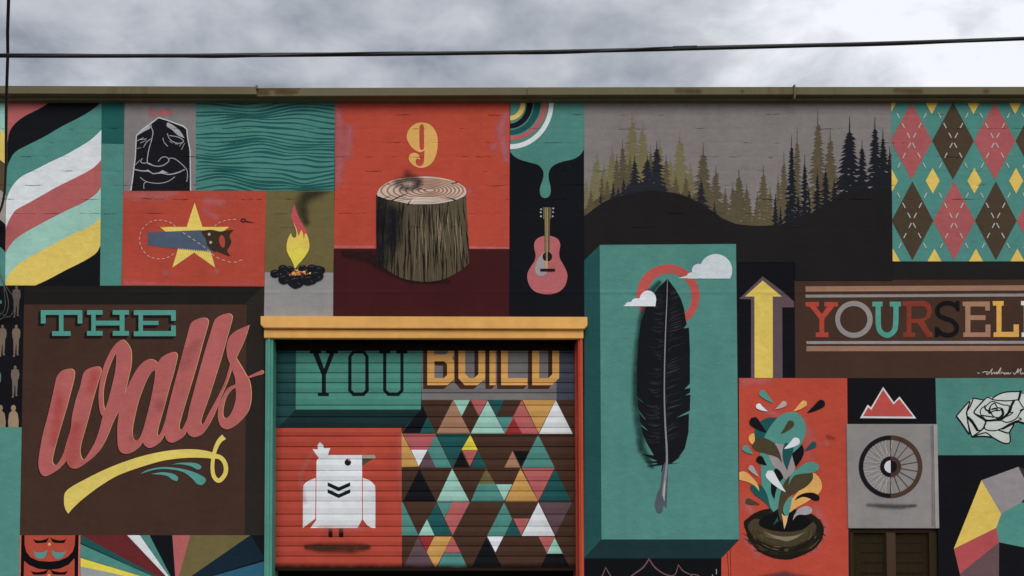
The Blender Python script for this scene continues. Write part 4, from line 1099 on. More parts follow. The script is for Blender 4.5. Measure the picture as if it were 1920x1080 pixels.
SG = [[(438, 802), (500, 802)], [(560, 795), (620, 768), (690, 775), (730, 790)], [(660, 790), (690, 840), (740, 800), (820, 690), (790, 770), (800, 835), (840, 790), (870, 790), (875, 825), (930, 780), (950, 800), (1035, 670), (1010, 760), (1000, 830)], [(920, 790), (930, 825), (985, 790)],
      [(1035, 825), (1060, 780), (1085, 790), (1105, 815), (1140, 790), (1120, 830), (1165, 820), (1185, 790), (1195, 825), (1225, 790), (1240, 830), (1300, 790)], [(1350, 790), (1390, 830), (1480, 690), (1455, 800), (1550, 685), (1525, 800), (1560, 830), (1590, 790), (1600, 825), (1660, 790), (1680, 830), (1740, 780)]]
paint('signature', [stroke(d8(q), 1.5) for q in SG], (176, 164, 158), 3, p)

# nest bouquet
p = panel('nest_panel', 'red panel with leafy drops sprouting from a dark bird nest', [(1385.5, 708.8), (1588.5, 708.8), (1593, 1330), (1352.5, 1330), (1352.5, 1047), (1386, 1012)], (178, 72, 56), 1.4)
spray('chalky_halo', [[(1505, 790, 18), (1520, 830, 20), (1512, 860, 16)], [(1395, 716, 16), (1440, 712, 14)], [(1530, 955, 18), (1545, 990, 18), (1525, 1030, 16)], [(1400, 1010, 14), (1420, 1040, 14)], [(1440, 770, 14), (1460, 780, 10)], [(1400, 940, 18), (1410, 960, 14)], [(1550, 832, 10)]], (196, 108, 104), 2, p, 0.5, 2.5, clip=(1387, 710, 1590, 1070))
spray('mauve_shadow', [[(1425, 1084, 8), (1470, 1082, 16), (1520, 1086, 8)]], (98, 62, 68), 2.1, p, 0.9, 2)
paint('drip_line', [stroke([(1363.5, 1036), (1366, 1080), (1366, 1140)], 1.0), stroke([(1369.5, 1030), (1370.5, 1080), (1371, 1120)], 1.1)], (70, 30, 26), 2, p)
NS = curve(c6([(50, 570), (90, 520), (160, 470), (260, 435), (400, 425), (560, 440), (700, 480), (790, 550), (822, 630), (800, 730), (740, 810), (640, 870), (520, 915), (440, 922), (330, 905), (220, 860), (140, 790), (90, 700)]))
paint('nest', [NS], (30, 27, 22), 3, p)
nr = random.Random(9)
tw, lt_, edge = [], [], []
for k in range(110):
    a = nr.uniform(0.02, 1.0) * math.pi; f = nr.uniform(0.62, 0.98)
    da = nr.uniform(0.15, 0.5)
    pts = [(440 + 375 * f * math.cos(a + da * t), 640 + (255 * f - 10) * math.sin(a + da * t) * (1 if True else 1)) for t in (-0.5, 0, 0.5)]
    (tw if k % 3 else lt_).append(stroke(c6(pts), [0.3, nr.uniform(0.6, 1.8), 0.3]))
for k in range(40):
    a = nr.uniform(-0.2, 1.2) * math.pi
    edge.append(stroke(c6([(440 + 360 * math.cos(a), 660 + 235 * math.sin(a)), (440 + nr.uniform(385, 410) * math.cos(a + 0.12), 655 + nr.uniform(258, 275) * math.sin(a + 0.12))]), [1.4, 0.3]))
paint('nest_twigs', edge, (30, 27, 22), 3.3, p)['kind'] = 'stuff'
paint('nest_rim', [curve(c6([(90, 590), (150, 530), (210, 540), (200, 590), (290, 635), (440, 655), (600, 640), (690, 580), (720, 560), (750, 610), (720, 690), (620, 760), (480, 800), (340, 790), (210, 740), (120, 670)]))], (70, 60, 42), 3.6, p)
paint('nest_twigs', tw, (50, 43, 30), 4, p)['kind'] = 'stuff'; paint('nest_twigs', lt_[:18], (98, 86, 62), 4.4, p)['kind'] = 'stuff'
paint('nest_highlight', [stroke(c6([(230 + 6 * k, 640 + 14 * k), (340 + 10 * k, 690 + 8 * k), (460, 705 + 9 * k), (560 - 10 * k, 690 + 9 * k), (640 - 15 * k, 655 + 12 * k)]), [0.3, 1.1, 1.8, 1.1, 0.3]) for k in range(5)], (128, 116, 98), 4.7, p)
paint('nest_hollow', [curve(c6([(195, 560), (250, 505), (360, 470), (520, 470), (640, 505), (690, 560), (640, 610), (520, 640), (440, 645), (320, 630), (230, 600)]))], (18, 18, 19), 5, p)
LV = [((80, 138, 128), c5, curve([(240, 780, 1), (290, 760), (370, 850), (440, 950), (560, 1080, 1), (520, 1320), (390, 1440, 1), (300, 1290), (255, 1080), (248, 900)])),
      (DTEAL, c5, curve([(420, 375, 1), (320, 380), (235, 430), (185, 510), (180, 600), (230, 660), (320, 700), (420, 600), (450, 450)])),
      ((150, 142, 140), c5, curve([(330, 790, 1), (420, 660), (500, 660), (600, 760), (640, 930), (560, 1080), (520, 1062), (430, 980), (370, 880)])),
      (BLACK, c5, curve([(640, 940, 1), (600, 780), (640, 700), (705, 680), (735, 750), (715, 830)])),
      ((80, 138, 128), c5, curve([(620, 315), (680, 340), (730, 410), (757, 500), (740, 600), (690, 700), (610, 775, 1), (520, 690), (400, 660), (285, 600, 1), (330, 520), (400, 420), (490, 340)])),
      (DTEAL, c5, curve([(545, 975, 1), (500, 860), (495, 740), (530, 660), (590, 690), (625, 690, 1), (600, 800), (570, 890)])),
      (BARK, c5, curve([(490, 890, 1), (440, 830), (340, 795), (240, 765), (170, 730), (152, 680), (180, 620), (260, 605), (340, 625), (410, 680), (460, 770)])),
      (OCHRE, c6, curve([(710, 85), (775, 130), (803, 200), (790, 260), (740, 310), (650, 370), (560, 420), (490, 470, 1), (490, 380), (560, 280), (660, 180)])),
      (BLACK, c6, curve([(350, 45), (400, 70), (430, 130), (400, 170), (360, 260), (345, 345, 1), (315, 280), (312, 200), (330, 150)])),
      (BARK, c6, curve([(715, 85, 1), (712, 150), (650, 220), (560, 270), (480, 320), (440, 400), (410, 560, 1), (385, 480), (385, 380), (410, 260), (440, 180), (500, 110), (600, 95)])),
      ((80, 138, 128), c6, curve([(480, 205, 1), (500, 110), (560, 50), (640, -5), (730, -20), (775, 20), (760, 60), (700, 85), (600, 95), (530, 120)])),
      ((80, 138, 128), c6, curve([(520, 300, 1), (480, 330), (440, 390), (430, 460), (470, 530, 1), (500, 420)])),
      (DTEAL, c6, curve([(185, 190), (235, 225), (275, 300), (300, 400), (325, 500, 1), (290, 410), (230, 350), (150, 290), (112, 230), (130, 195)])),
      (OCHRE, c6, curve([(0, 85, 1), (40, 70), (90, 90), (150, 150), (185, 200), (200, 265, 1), (160, 215), (90, 175), (0, 150, 1)])),
      (BARK, c6, drop((200, 400), (95, 358), 30, -0.12)), (BLACK, c6, curve([(540, 358, 1), (570, 310), (640, 280), (720, 278), (775, 310), (772, 350), (730, 350), (640, 318), (580, 330)])),
      ((160, 152, 156), c6, curve([(520, 545, 1), (545, 470), (590, 425), (660, 405), (705, 430), (700, 470), (650, 490), (570, 492)])),
      (BLACK, c6, curve([(500, 515, 1), (510, 465), (555, 440), (545, 480)])), ((206, 168, 110), c6, [(415, 475), (440, 500), (475, 500), (465, 560), (440, 630)]), (DTEAL, c6, [(375, 510), (385, 550), (330, 590)]),
      (WHITE, c6, drop((425, 290), (305, 105), 46, -0.16)), (BARK, c5, drop((498, 580), (585, 450), 42, 0.2)), (WHITE, c5, drop((530, 750), (645, 645), 45, 0.18)),
      ((80, 138, 128), c5, drop((380, 225), (270, 105), 40, -0.1)), (WHITE, c5, drop((310, 325), (225, 250), 32, -0.22)), ((168, 158, 156), c5, drop((425, 300), (510, 222), 32, 0.2)), (OCHRE, c5, drop((625, 320), (735, 220), 36, 0.1)),
      (BLACK, c5, drop((785, 340), (930, 220), 45, 0.12)), (BLACK, c5, drop((295, 565), (175, 425), 55, -0.15)), (OCHRE, c5, curve([(170, 555), (125, 575), (112, 620), (130, 660), (155, 680, 1), (180, 640), (180, 590)])),
      ((80, 138, 128), c5, drop((150, 800), (80, 725), 40, -0.15)), (BLACK, c5, drop((300, 925), (240, 850), 42, -0.2)), (DTEAL, c5, drop((755, 760), (845, 680), 34, 0.14)), ((164, 156, 162), c5, drop((215, 1050), (140, 945), 32, -0.1))]
for k, (c, zf, q) in enumerate(LV): paint('painted_leaf', [zf(q)], c, 5.5 + 0.12 * k, p, clip=[rect(1386, 709, 1590, 1076)])
spray('scuff', [[(1551, 818, 6), (1558, 821, 7), (1564, 822, 5)]], (120, 44, 34), 3, p, 0.4, 1.2)

# mountain, wheel
p = panel('mountain_panel', 'small black panel with red mountain outlined in white', [(1588.5, 709), (1754, 709), (1756, 796), (1590, 796)], (20, 20, 24), 1.3)
paint('mountain_outline', [b7([(210, 98), (266, 178), (295, 148), (382, 262), (90, 260), (130, 190), (147, 205)])], (206, 202, 202), 2, p)
paint('mountain', [b7([(210, 112), (264, 190), (294, 160), (366, 252), (106, 250), (132, 203), (149, 218)])], (178, 76, 70), 3, p)
WP = -0.016
cx, cy = 420, 450
def half(o, i, s):
    a0 = -math.pi / 2 if s > 0 else math.pi / 2
    return ell(cx, cy, o, o * 0.985, 28, a0, a0 + math.pi) + (ell(cx, cy, i, i * 0.985, 28, a0, a0 + math.pi)[::-1] if i else [])
WL = dict(plane=WP, kind='board')
paint('wheel_rim', [c8(half(358, 308, -1))], (26, 24, 28), 3, WN, **WL); paint('wheel_rim', [c8(half(358, 308, 1))], (74, 54, 44), 3, WN, **WL)
sp1 = [stroke(c8([(cx + 112 * math.cos(a), cy + 112 * math.sin(a)), (cx + 312 * math.cos(a + o), cy + 310 * math.sin(a + o))]), 0.95, False) for a in [math.pi * (0.5 + (k + .5) / 12) for k in range(12)] for o in (-0.2, 0.2)]
paint('wheel_spokes', sp1, (178, 174, 172), 2, WN, **WL)
paint('wheel_spokes', [stroke(c8([(cx + 115 * math.cos(a), cy + 115 * math.sin(a)), (cx + 310 * math.cos(a), cy + 308 * math.sin(a))]), 1.3, False) for a in [math.pi * (-0.5 + k / 9) for k in range(10)]], (66, 54, 48), 2.2, WN, **WL)
paint('wheel_hub', [c8(half(118, 70, -1))], (26, 24, 28), 4, WN, **WL); paint('wheel_hub', [c8(half(118, 70, 1))], (74, 54, 44), 4, WN, **WL)
paint('wheel_axle', [c8(half(71, 0, -1))], (204, 204, 208), 4.5, WN, **WL); paint('wheel_axle', [c8(half(71, 0, 1))], (24, 23, 26), 4.5, WN, **WL)
spray('painted_shadow', [[(1628, 947, 8), (1655, 949, 13), (1690, 950, 13), (1716, 948, 7)]], (52, 49, 48), 2, WN, 0.55, 1.0, plane=WP, kind='board', sy=1.5, power=1.2)

# rose
p = panel('rose_panel', 'teal panel with white rose drawn in black outline', [(1754, 709), (2060, 708), (2060, 853), (1757, 853.5)], (75, 128, 119), 1.3)
RO = c4([(185, 480), (385, 255), (440, 210), (600, 240), (660, 195), (740, 200), (830, 150), (950, 115), (1165, 108), (1165, 150), (1300, 150), (1420, 260), (1400, 500), (1250, 600), (1090, 590), (1030, 640), (985, 745), (995, 840), (970, 890), (880, 880), (730, 800), (580, 785), (430, 800), (400, 745), (360, 745), (270, 600)])
paint('rose', [RO], (192, 196, 190), 2, p)
RS = [([(185, 480), (385, 258), (345, 400), (350, 500), (385, 740)], 2.0), ([(190, 490), (280, 610), (370, 748)], 2.6), ([(440, 212), (400, 320), (340, 420), (355, 500)], 2.2), ([(440, 212), (600, 240)], 1.8),
      ([(600, 240), (460, 400), (480, 460), (620, 555), (600, 640), (560, 690), (520, 695), (470, 640), (360, 510)], 2.2), ([(355, 500), (420, 560), (500, 690)], 4.2), ([(600, 240), (660, 200), (740, 235), (870, 250), (1000, 250), (1110, 235)], 1.8),
      ([(730, 212), (830, 150), (950, 118), (1160, 112)], 2.0), ([(1150, 112), (1135, 180), (1120, 235)], 3.6), ([(1120, 240), (1160, 310), (1195, 360)], 1.6), ([(1195, 370), (1140, 430), (1100, 500), (1040, 545), (940, 575), (860, 545)], 1.8), ([(1195, 375), (1150, 395)], 2.6),
      ([(1050, 250), (1010, 330), (985, 410), (900, 500), (840, 530)], 3.8), ([(470, 450), (560, 490), (640, 550), (760, 548), (850, 545)], 2.2), ([(640, 560), (610, 610), (625, 680), (760, 700), (880, 660), (980, 600), (1070, 560), (1160, 530), (1120, 505)], 1.8),
      ([(820, 690), (960, 735), (1000, 690), (1060, 590)], 2.2), ([(880, 670), (1000, 610), (1100, 570), (1200, 590)], 3.4), ([(985, 745), (995, 840), (970, 888), (880, 880), (730, 800), (640, 735), (560, 745), (440, 785)], 2.0), ([(430, 795), (580, 785), (730, 800)], 2.4), ([(355, 570), (400, 740), (430, 800)], 2.2), ([(440, 780), (540, 710), (600, 660)], 2.0),
      ([(620, 340), (700, 270), (760, 268), (880, 310), (980, 330), (960, 420)], 1.6), ([(620, 330), (560, 370), (545, 430), (570, 490)], 1.6), ([(615, 330), (625, 380), (700, 420)], 2.6), ([(690, 400), (700, 330), (760, 290), (800, 350), (870, 370), (880, 440), (830, 500), (750, 490), (710, 430), (760, 400), (820, 400), (870, 370)], 1.8),
      ([(870, 380), (885, 450), (830, 515), (800, 520)], 4.0), ([(720, 380), (770, 365), (800, 380)], 2.6), ([(560, 470), (700, 490), (740, 500)], 2.0), ([(900, 500), (980, 470), (1035, 425), (980, 430)], 1.6), ([(580, 490), (650, 540), (800, 525)], 1.6), ([(700, 415), (690, 440), (670, 420), (690, 350)], 2.2), ([(740, 410), (780, 390)], 1.4)]
paint('rose_outline', [stroke(c4(q), w_ * 1.2) for q, w_ in RS], (22, 25, 27), 3, p)

# polyhedron
p = panel('facet_panel', 'black panel with large arch of flat coloured facets', [(1757, 853.5), (2060, 853), (2060, 1330), (1762, 1330)], (20, 20, 25), 1.3)
for c, q in (((222, 186, 92), [(305, 583), (408, 757), (382, 830), (162, 938)]), ((142, 136, 138), [(305, 583), (497, 513), (620, 600), (560, 690), (408, 757)]), ((172, 78, 80), [(162, 938), (382, 830), (397, 905), (193, 1068)]), ((80, 138, 128), [(408, 757), (512, 697), (620, 720), (700, 960), (620, 950), (397, 905), (382, 830)]),
             ((98, 76, 80), [(193, 1068), (397, 905), (395, 1300), (300, 1400), (220, 1250)]), ((60, 48, 38), [(497, 513), (640, 560), (700, 700), (620, 720), (512, 697), (560, 640)])):
    paint('painted_facet', [b8(q)], c, 2 + 0.01 * q[0][0] / 10, p, clip=[[(1757, 853.5), (2060, 853), (2060, 1330), (1762, 1330)]])

# THE walls
p = panel('walls_panel', 'large brown panel with teal slab word above coral script lettering and yellow swash', [(45, 571), (462.5, 571), (458.5, 1003.5), (37, 1003.5)], (66, 47, 39), 1.5)
paint('side_border', [[(462.5, 571), (462.3, 566), (495.5, 537), (494.5, 594), (496.5, 1003.5), (458.5, 1003.5)]], (42, 37, 33), 1.45, p)
paint('top_border', [[(45.5, 535.5), (495.5, 537), (462.4, 570), (462.5, 571), (45, 571)]], (31, 29, 28), 1.4, p)
T_ = c1([(212, 92), (835, 92), (835, 292), (765, 292), (765, 162), (552, 162), (552, 408), (660, 408), (660, 477), (382, 477), (382, 408), (485, 408), (485, 162), (285, 162), (285, 292), (212, 292)])
H_ = c1([(905, 92), (1140, 92), (1140, 160), (1035, 160), (1035, 250), (1395, 250), (1395, 160), (1290, 160), (1290, 92), (1535, 92), (1535, 160), (1468, 160), (1468, 405), (1535, 405), (1535, 475), (1290, 475), (1290, 405), (1395, 405), (1395, 322), (1035, 322), (1035, 405), (1140, 405), (1140, 475), (905, 475), (905, 405), (970, 405), (970, 160), (905, 160)])
E_ = z4([(903, 150), (1187, 150), (1187, 222), (1155, 222), (1155, 183), (965, 183), (965, 222), (1070, 222), (1070, 250), (965, 250), (965, 290), (1155, 290), (1155, 253), (1187, 253), (1187, 325), (903, 325), (903, 292), (935, 292), (935, 182), (903, 182)])
for l in (T_, H_, E_):
    s = sweep(l, -5.2, 5.4)
    paint('letter_shadow', s, (30, 24, 23), 2, p)
for l in (T_, H_, E_):
    paint('painted_letter', [l], (80, 148, 134), 3, p)
wl = curve(c2([(178, 330), (195, 290), (230, 258), (290, 247), (314, 262), (318, 290), (308, 345), (265, 510), (215, 680), (178, 810), (158, 890), (151, 935), (160, 962), (182, 968), (210, 930), (235, 880), (258, 800), (290, 690), (300, 600), (330, 470), (360, 380), (378, 300), (395, 265), (430, 242), (490, 230), (514, 245), (515, 280), (490, 360), (455, 480), (420, 620), (385, 740), (362, 830), (362, 890), (380, 926), (402, 912), (430, 870), (470, 800), (505, 700), (525, 620), (530, 603, 1),
     (512, 575), (500, 500), (500, 420), (510, 340), (530, 250), (560, 170), (600, 95), (640, 48), (675, 30), (705, 45), (735, 90), (745, 140), (742, 220), (725, 300), (705, 390), (680, 470), (658, 520), (690, 520, 1), (660, 580, 1), (642, 578), (600, 660), (560, 760), (510, 850), (450, 915), (390, 962), (350, 988), (320, 995), (285, 985), (265, 955), (259, 925, 1), (230, 965), (190, 1005), (140, 1038), (95, 1052), (62, 1025), (47, 960), (55, 880), (80, 740), (120, 590), (150, 460)]), n=4)
wh = curve(c2([(629, 122, 1), (600, 180), (565, 270), (540, 370), (532, 450), (536, 520), (545, 556, 1), (572, 480), (600, 370), (620, 280), (630, 200)]), n=4)
A3 = lambda q: [(x - 840, y + 240) + tuple(r) for x, y, *r in q]
al = curve(c3(A3([(655, 530, 1), (700, 420), (745, 320), (800, 230), (850, 185), (890, 174), (925, 188), (942, 208, 1)]) + [(102, 446, 1), (130, 402), (180, 372), (225, 362), (247, 378), (246, 410), (220, 520), (190, 620), (150, 770), (115, 890), (98, 970), (106, 990, 1), (130, 955), (160, 870, 1), (200, 880, 1), (200, 960, 1), (157, 968, 1), (130, 1020), (90, 1060), (45, 1080), (15, 1070), (-4, 1048), (-10, 1030, 1)] + A3([(800, 835), (755, 870), (705, 885), (665, 870), (645, 830), (640, 760), (640, 680), (648, 600)])), n=4)
ah = curve(c3(A3([(915, 257), (880, 290), (840, 370), (800, 480), (770, 600), (752, 700), (755, 760), (775, 786), (805, 765), (830, 710), (860, 600), (890, 480), (915, 350), (922, 280)])), n=4)
l1_ = curve(c3([(160, 870), (200, 700), (240, 550), (280, 400), (320, 250), (345, 160), (370, 128), (410, 110), (455, 105), (478, 120), (480, 150), (440, 290), (400, 440), (350, 610), (310, 740), (275, 860), (262, 920), (270, 946, 1), (292, 928), (325, 860, 1), (370, 880, 1), (360, 940, 1), (320, 938, 1), (300, 985), (260, 1020), (215, 1040), (180, 1030), (160, 1000), (155, 940)]), n=4)
l2_ = curve(c3([(325, 860), (340, 780), (380, 630), (420, 480), (460, 340), (500, 210), (525, 130), (550, 100), (590, 80), (635, 73), (658, 88), (658, 120), (625, 240), (580, 400), (530, 560), (485, 700), (445, 810), (425, 880), (432, 906, 1), (452, 885), (490, 810), (540, 720), (580, 640), (610, 570), (640, 470), (645, 440, 1), (670, 470, 1), (655, 490), (640, 540), (610, 620), (570, 710), (545, 780), (510, 860), (470, 930), (430, 980), (380, 1000), (340, 985), (322, 955), (318, 910)]), n=4)
sl = curve(c3([(645, 450, 1), (625, 400), (618, 330), (630, 270), (650, 235), (700, 195), (787, 158, 1), (770, 220), (735, 310), (690, 405, 1), (730, 470), (770, 540), (790, 580), (800, 630), (803, 690), (795, 760), (770, 820), (730, 870), (680, 915), (630, 940), (590, 930), (565, 900), (553, 840), (560, 760), (590, 690), (630, 630), (686, 602, 1), (683, 560), (670, 520)]), n=4)
sh_ = curve(c3([(687, 628, 1), (650, 652), (618, 695), (597, 760), (590, 825), (605, 858), (640, 838), (670, 780), (688, 710)]), n=4)
sx = stroke(c3([(765, 558), (830, 532), (880, 514)]), [3.2, 5.5, 8])
WORD = [ring(wl, wh), ring(al, ah), l1_, l2_, ring(sl, sh_), sx]
paint('script_shadow', [move(norm(q), -1.5, 1.2) for q in WORD], (36, 22, 22), 3.4, p)
paint('script_highlight', [move(norm(q), 1.3, -0.5) for q in WORD], (208, 160, 110), 4, p)
for q, nm in zip(WORD, range(6)):
    paint('script_letter', [q], (174, 95, 92), 5 + 0.1 * nm, p)
spray('red_blotches', [[(112, 745, 16), (108, 790, 20), (100, 830, 14)], [(178, 700, 15), (170, 730, 14)], [(142, 800, 20), (134, 850, 22), (130, 875, 12)]], (186, 70, 66), 6.2, p, 0.28, 1.0, mask=[wl])
spray('grey_blotches', [[(345, 680, 22), (370, 640, 14)], [(250, 820, 16)], [(410, 720, 20), (420, 690, 12)], [(300, 760, 18)]], (146, 88, 86), 6.3, p, 0.25, 1.0, mask=[al, l1_, l2_])
sw1 = curve(z5([(432, 580), (438, 520), (480, 480), (560, 435), (700, 365), (850, 305), (1000, 260), (1150, 232), (1280, 224), (1380, 232), (1450, 252, 1), (1450, 292, 1), (1380, 283), (1250, 283), (1100, 302), (950, 345), (800, 400), (680, 470), (560, 560), (490, 625), (461, 660, 1), (440, 625)]))
sw2 = stroke(z5([(1430, 268), (1490, 282), (1522, 330), (1520, 390), (1480, 436), (1445, 410), (1434, 350), (1440, 280), (1455, 220), (1480, 170), (1512, 140)]), [v / 3.6 for v in (34, 30, 30, 30, 30, 28, 26, 24, 28, 32, 40)], n=7, cap=False)
paint('yellow_swash', [sw1, sw2], (226, 194, 100), 6, p)
for q in ([(1155, 328, 1), (1220, 316), (1300, 315), (1345, 328), (1360, 348), (1335, 362), (1290, 340), (1220, 326)], [(945, 392, 1), (1000, 362), (1090, 345), (1190, 350), (1290, 372), (1370, 408), (1390, 435), (1365, 465), (1330, 458), (1300, 425), (1240, 380), (1150, 360), (1050, 362)], [(1020, 392, 1), (1090, 380), (1160, 388), (1200, 412), (1195, 438), (1165, 430), (1120, 402)]):
    paint('teal_flourish', [curve(z5(q))], (84, 146, 138), 6, p)

# men and plain teal panels, totem, rays
p = panel('figures_panel', 'black panel with rows of small faded standing figures', [(X0, 536), (46, 535.5), (41, 801), (X0, 801)], (21, 21, 25), 1.2)
def man(x, y, s, legs=True):
    b_ = [(-0.9, 3.2), (0.9, 3.2), (2.2, 4.2), (2.6, 8), (2.3, 12), (1.7, 13.5), (1.5, 20), (1.1, 28), (1.9, 29), (0.2, 29), (0.1, 19), (-0.3, 19), (-0.8, 28), (-0.9, 30.5), (-2.4, 30.5), (-1.7, 28.5), (-1.9, 14), (-2.4, 12), (-2.7, 8), (-2.3, 4.2)] if legs else [(-0.9, 3.2), (0.9, 3.2), (2.3, 4.6), (2.9, 9), (2.6, 14), (1.6, 17), (-1.6, 17), (-2.6, 14), (-2.9, 9), (-2.3, 4.6)]
    return [[(x + u * s * (1.5 if legs else 1.0), y + v * s * 0.98) for u, v in b_], ell(x, y + 1.6 * s, 1.35 * s, 1.7 * s, 12)]
for (x, y, lg, c) in ((120, 22, 1, (92, 82, 74)), (118, 305, 1, (112, 98, 84)), (18, 305, 1, (112, 98, 84)), (110, 600, 1, (108, 96, 84)), (97, 885, 0, (150, 128, 104)), (3, 885, 0, (140, 122, 100)), (-80, 22, 1, (92, 82, 74)), (-82, 305, 1, (112, 98, 84)), (-85, 600, 1, (108, 96, 84))):
    (px, py), = d4([(x, y)])
    paint('painted_figure', man(px, py, 3.45 if True else 3 * 0.62, lg) if not lg else man(px, py, 2.0, lg), c, 2, p, clip=[[(X0, 536), (46, 535.5), (41, 801), (X0, 801)]])
paint('teal_fleck', [d4(ell(-1, 685, 9, 38, 12)), d4(ell(5, 140, 9, 14, 8))], (70, 120, 110), 2, p)
panel('teal_panel', 'plain teal panel beside the brown lettering panel', [(X0, 801), (40.8, 801), (37, 1003), (34.5, 1330), (X0, 1330)], (80, 134, 123), 1.25)
TP = [(37.3, 1003.5), (151, 1003.5), (149.5, 1330), (33.5, 1330)]
p = panel('totem_panel', 'red panel with black framed totem faces', TP, (172, 72, 56), 1.25)
paint('totem_frame', [d3([(192, 100), (250, 100), (250, 300), (280, 430), (360, 530), (500, 590), (700, 608), (880, 585), (1030, 520), (1120, 420), (1155, 300), (1165, 100), (1225, 100), (1205, 1200), (1150, 1200), (1150, 540), (1040, 660), (880, 730), (700, 752), (500, 735), (340, 670), (240, 590), (230, 1200), (175, 1200)]), d3(rect(1150, 800, 1205, 3300)), d3(rect(178, 800, 228, 3300))], (16, 15, 18), 2, p, clip=[TP])
def lash(x0, x1, y, d): return curve(d3([(x0, y, 1), (x0 + 35, y + 45), (x0 + 110, y + 60), ((x0 + x1) / 2 + 20, y + 55), (x1 - 40, y + 30), (x1, y - 5, 1), (x1 - 30, y + 70), (x1 - 70, y + 98), (x0 + 110, y + 105), (x0 + 50, y + 95)]))
paint('totem_eye', [lash(390, 690, 165, 1)], (16, 14, 16), 2, p); paint('totem_eye', [[(2 * d3([(702, 0)])[0][0] - x, y) for x, y in lash(390, 690, 165, 1)]], (16, 14, 16), 2.1, p)
paint('totem_eye', [lash(350, 680, 735, 1)], (16, 14, 16), 2, p); paint('totem_eye', [[(2 * d3([(695, 0)])[0][0] - x, y) for x, y in lash(350, 680, 735, 1)]], (16, 14, 16), 2.1, p)
for x0, x1 in ((365, 665), (1035, 735)):
    s = 1 if x1 > x0 else -1
    paint('totem_cheek', [curve(d3([(x0, 330, 1), (x0 + s * 55, 420), (x0 + s * 120, 440), (x0 + s * 220, 435), (x1, 390, 1), (x1 - s * 30, 490), (x1 - s * 70, 540), (x0 + s * 170, 550), (x0 + s * 90, 520), (x0 + s * 50, 430)]))], (84, 140, 134), 2, p)
paint('totem_nose', [d3(ell(698, 292, 28, n=14))], (214, 160, 98), 2, p); paint('totem_nose', [d3(ell(690, 855, 28, n=14))], (214, 160, 98), 2, p)
paint('red_edge', [[(37.5, 1003.5), (41, 1003.5), (37, 1330), (33.5, 1330)], [(147, 1003.5), (150.5, 1003.5), (149, 1330), (145.5, 1330)]], (192, 104, 92), 2, p)
RP = [(151, 1003.5), (496.5, 1003.5), (496.5, 1330), (149.5, 1330)]
p = panel('ray_panel', 'panel of coloured rays fanning out beneath the brown lettering panel', RP, BLACK, 1.25)
HC = (330, 1100)
def ray(a, b_):
    return [a, b_, HC]
for c, a, b_ in ((DTEAL, (151, 1003), (151, 1020)), ((98, 40, 42), (151, 1003), (238, 1003)), (WHITE, (237, 1003), (263, 1003)), (TEAL, (262, 1003), (280, 1003)), (BLACK, (280, 1003), (323, 1003)), (CORAL, (323, 1003), (357, 1003)), (OLIVE, (357, 1003), (470, 1003)), ((22, 38, 50), (470, 1003), (497, 1048)), ((44, 90, 112), (497, 1052), (497, 1120)),
                 (TEAL, (151, 1018), (151, 1046)), ((220, 200, 80), (151, 1045), (151, 1062)), ((146, 150, 148), (151, 1062), (151, 1110)), (MAROON, (151, 1110), (151, 1200)), (OCHRE, (151, 1200), (260, 1330)), (TEAL, (260, 1330), (400, 1330)), (BROWN, (400, 1330), (497, 1200)), (CORAL, (497, 1120), (497, 1200))):
    paint('painted_ray', [ray(a, b_)], c, 2, p, clip=[RP])
panel('plinth_paint', 'dark painted band along the foot of the wall', [(-1400, 1330), (496, 1330), (496, 1349), (-1400, 1349)], (52, 48, 46), 1.2)

# ------------------------------------------------------------------ overhead cables
def thing(name, label, cat):
    o = bpy.data.objects.new(name, None); o['label'] = label; o['category'] = cat
    col.objects.link(o)
    return o
YM = -2.6
mc = thing('overhead_cable', 'thick black overhead cable strung across the sky above the roof', 'cable')
ctrl = [(-2200, 60), (-1200, 88), (-500, 100), (0, 104.5), (300, 104.5), (480, 103.6), (720, 101.5), (960, 98.3), (1150, 94.5), (1290, 91.2), (1600, 83), (1920, 72.2), (2400, 52), (3100, 16)]
path = curve(ctrl, False, 14)
PA = [P(a, b_, YM) for a, b_ in path]
tube('cable', PA, 0.0125, rubber, mc)
wr = []
for i, q in enumerate(PA):
    an = i * 0.16
    wr.append(q + Vector((0, -0.012 * math.cos(an), 0.008 * math.sin(an))))
tube('wrapped_cable', wr, 0.007, rubber, mc, sides=6)
tube('messenger_wire', [q + Vector((0, -0.004 * math.sin(i * 0.11), 0.0085 + 0.004 * math.sin(i * 0.11))) for i, q in enumerate(PA)], 0.0035, steel, mc, sides=6)
tube('splice_sleeve', [P(a, b_, YM - 0.004) for a, b_ in ((1259, 89.4), (1262, 89.2), (1306, 88.2), (1309, 88.2))], [0.004, 0.0105, 0.0105, 0.004], rubber, mc)
dc = thing('drop_cable', 'thin black cable hanging down the left end of the mural', 'cable')
dp = [(22, -140, -3.2), (16, 0, -2.75), (14.2, 60, -2.6), (14.6, 105, -2.45), (13, 150, -2.2), (11.8, 200, -1.9), (11.4, 260, -1.5), (11.2, 310, -1.1), (9.5, 350, -0.7), (7, 372, -0.45), (3, 388, -0.25), (-3, 402, -0.12), (-10, 420, -0.05)]
dq = []
for a, b_ in zip(dp[:-1], dp[1:]):
    for k in range(4): dq.append([a[i] + (b_[i] - a[i]) * k / 4 for i in range(3)])
dq.append(list(dp[-1]))
DQ = [P(*q) for q in dq]
DQ = [Vector((-5.2, -15.0, 9.5)), (Vector((-5.2, -15.0, 9.5)) + DQ[0]) / 2 + Vector((0, 0, -0.5))] + DQ
tube('cable', DQ, 0.0105, rubber, dc)
boxes('wall_clip', [(DQ[-1].x - 0.03, DQ[-1].x + 0.02, -0.075, -0.001, DQ[-1].z - 0.03, DQ[-1].z + 0.03)], steel, dc, bevel=0.004)
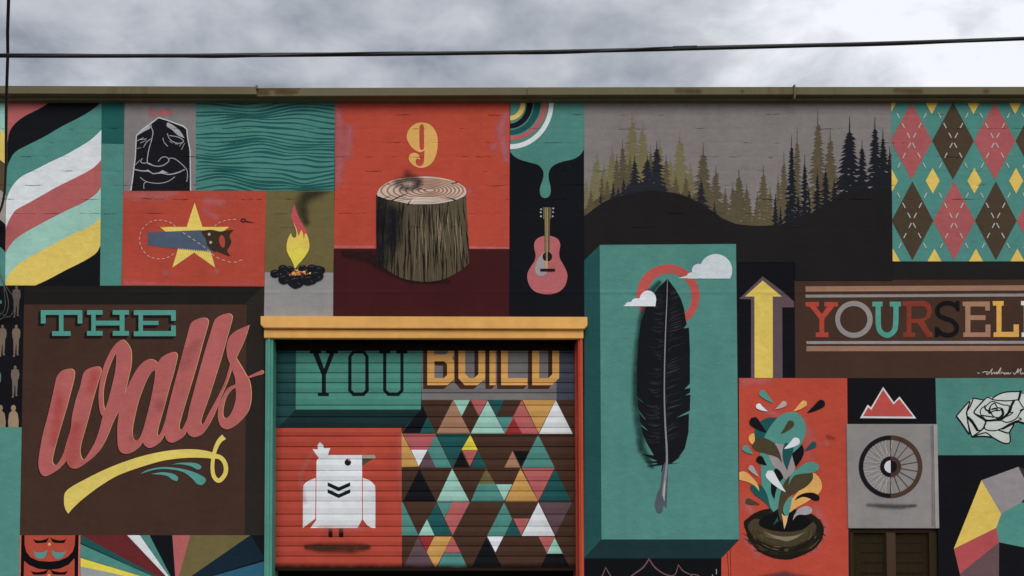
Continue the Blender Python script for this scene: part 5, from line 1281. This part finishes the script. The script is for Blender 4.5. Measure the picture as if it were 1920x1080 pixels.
lw = thing('loose_wires', 'tangle of thin pale wires dangling over the painted figures', 'wire')
for q, r in (([(-6, 500, -.02), (4, 528, -.05), (12, 548, -.07), (16, 570, -.07), (12, 588, -.06), (0, 600, -.04), (-10, 602, -.02)], 0.0035), ([(-6, 505, -.02), (6, 530, -.05), (8, 548, -.06), (10, 572, -.06), (4, 588, -.05), (-8, 596, -.02)], 0.0028),
             ([(4, 520, -.04), (10, 535, -.06), (22, 552, -.06), (30, 562, -.05), (22, 590, -.05), (8, 596, -.04), (-10, 600, -.02)], 0.0026), ([(-6, 583, -.03), (10, 592, -.05), (18, 594, -.05), (24, 586, -.04)], 0.0026)):
    tube('wire', [P(*t) for t in q_] if (q_ := [(a, b_, c) for (a, b_), c in zip(curve([(u, v) for u, v, _ in q], False, 4), np.interp(np.linspace(0, 1, 4 * (len(q) - 1) + 1), np.linspace(0, 1, len(q)), [t[2] for t in q]))]) else [], r, dusty, lw, sides=6)
boxes('wire_clip', [(P(-8, 500).x - 0.02, P(-8, 500).x + 0.03, -0.045, -0.001, P(-8, 500).z - 0.03, P(-8, 500).z + 0.03)], steel, lw, bevel=0.003)

def pole(x, y, h, label):
    o = thing('utility_pole', label, 'pole'); o.location = (x, y, 0.0)
    t = tube('mast', [(0, 0, 0), (0, 0, h * .5), (0, 0, h)], [0.16, 0.14, 0.11], timber, o, sides=12)
    boxes('crossarm', [(-0.9, 0.9, -0.17, -0.07, h - 0.5, h - 0.38)], timber, o, bevel=0.01)
    for dx in (-0.8, -0.4, 0.4, 0.8):
        tube('insulator', [(dx, -0.12, h - 0.38), (dx, -0.12, h - 0.33), (dx, -0.12, h - 0.26)], [0.03, 0.045, 0.02], concrete, o)
pole(PA[0].x, YM - 0.02, PA[0].z + 0.6, 'timber utility pole at the left end of the street cable')
pole(PA[-1].x, YM - 0.02, PA[-1].z + 0.6, 'timber utility pole at the right end of the street cable')
pole(DQ[0].x, DQ[0].y - 0.08, DQ[0].z + 0.4, 'timber utility pole across the road from the mural')
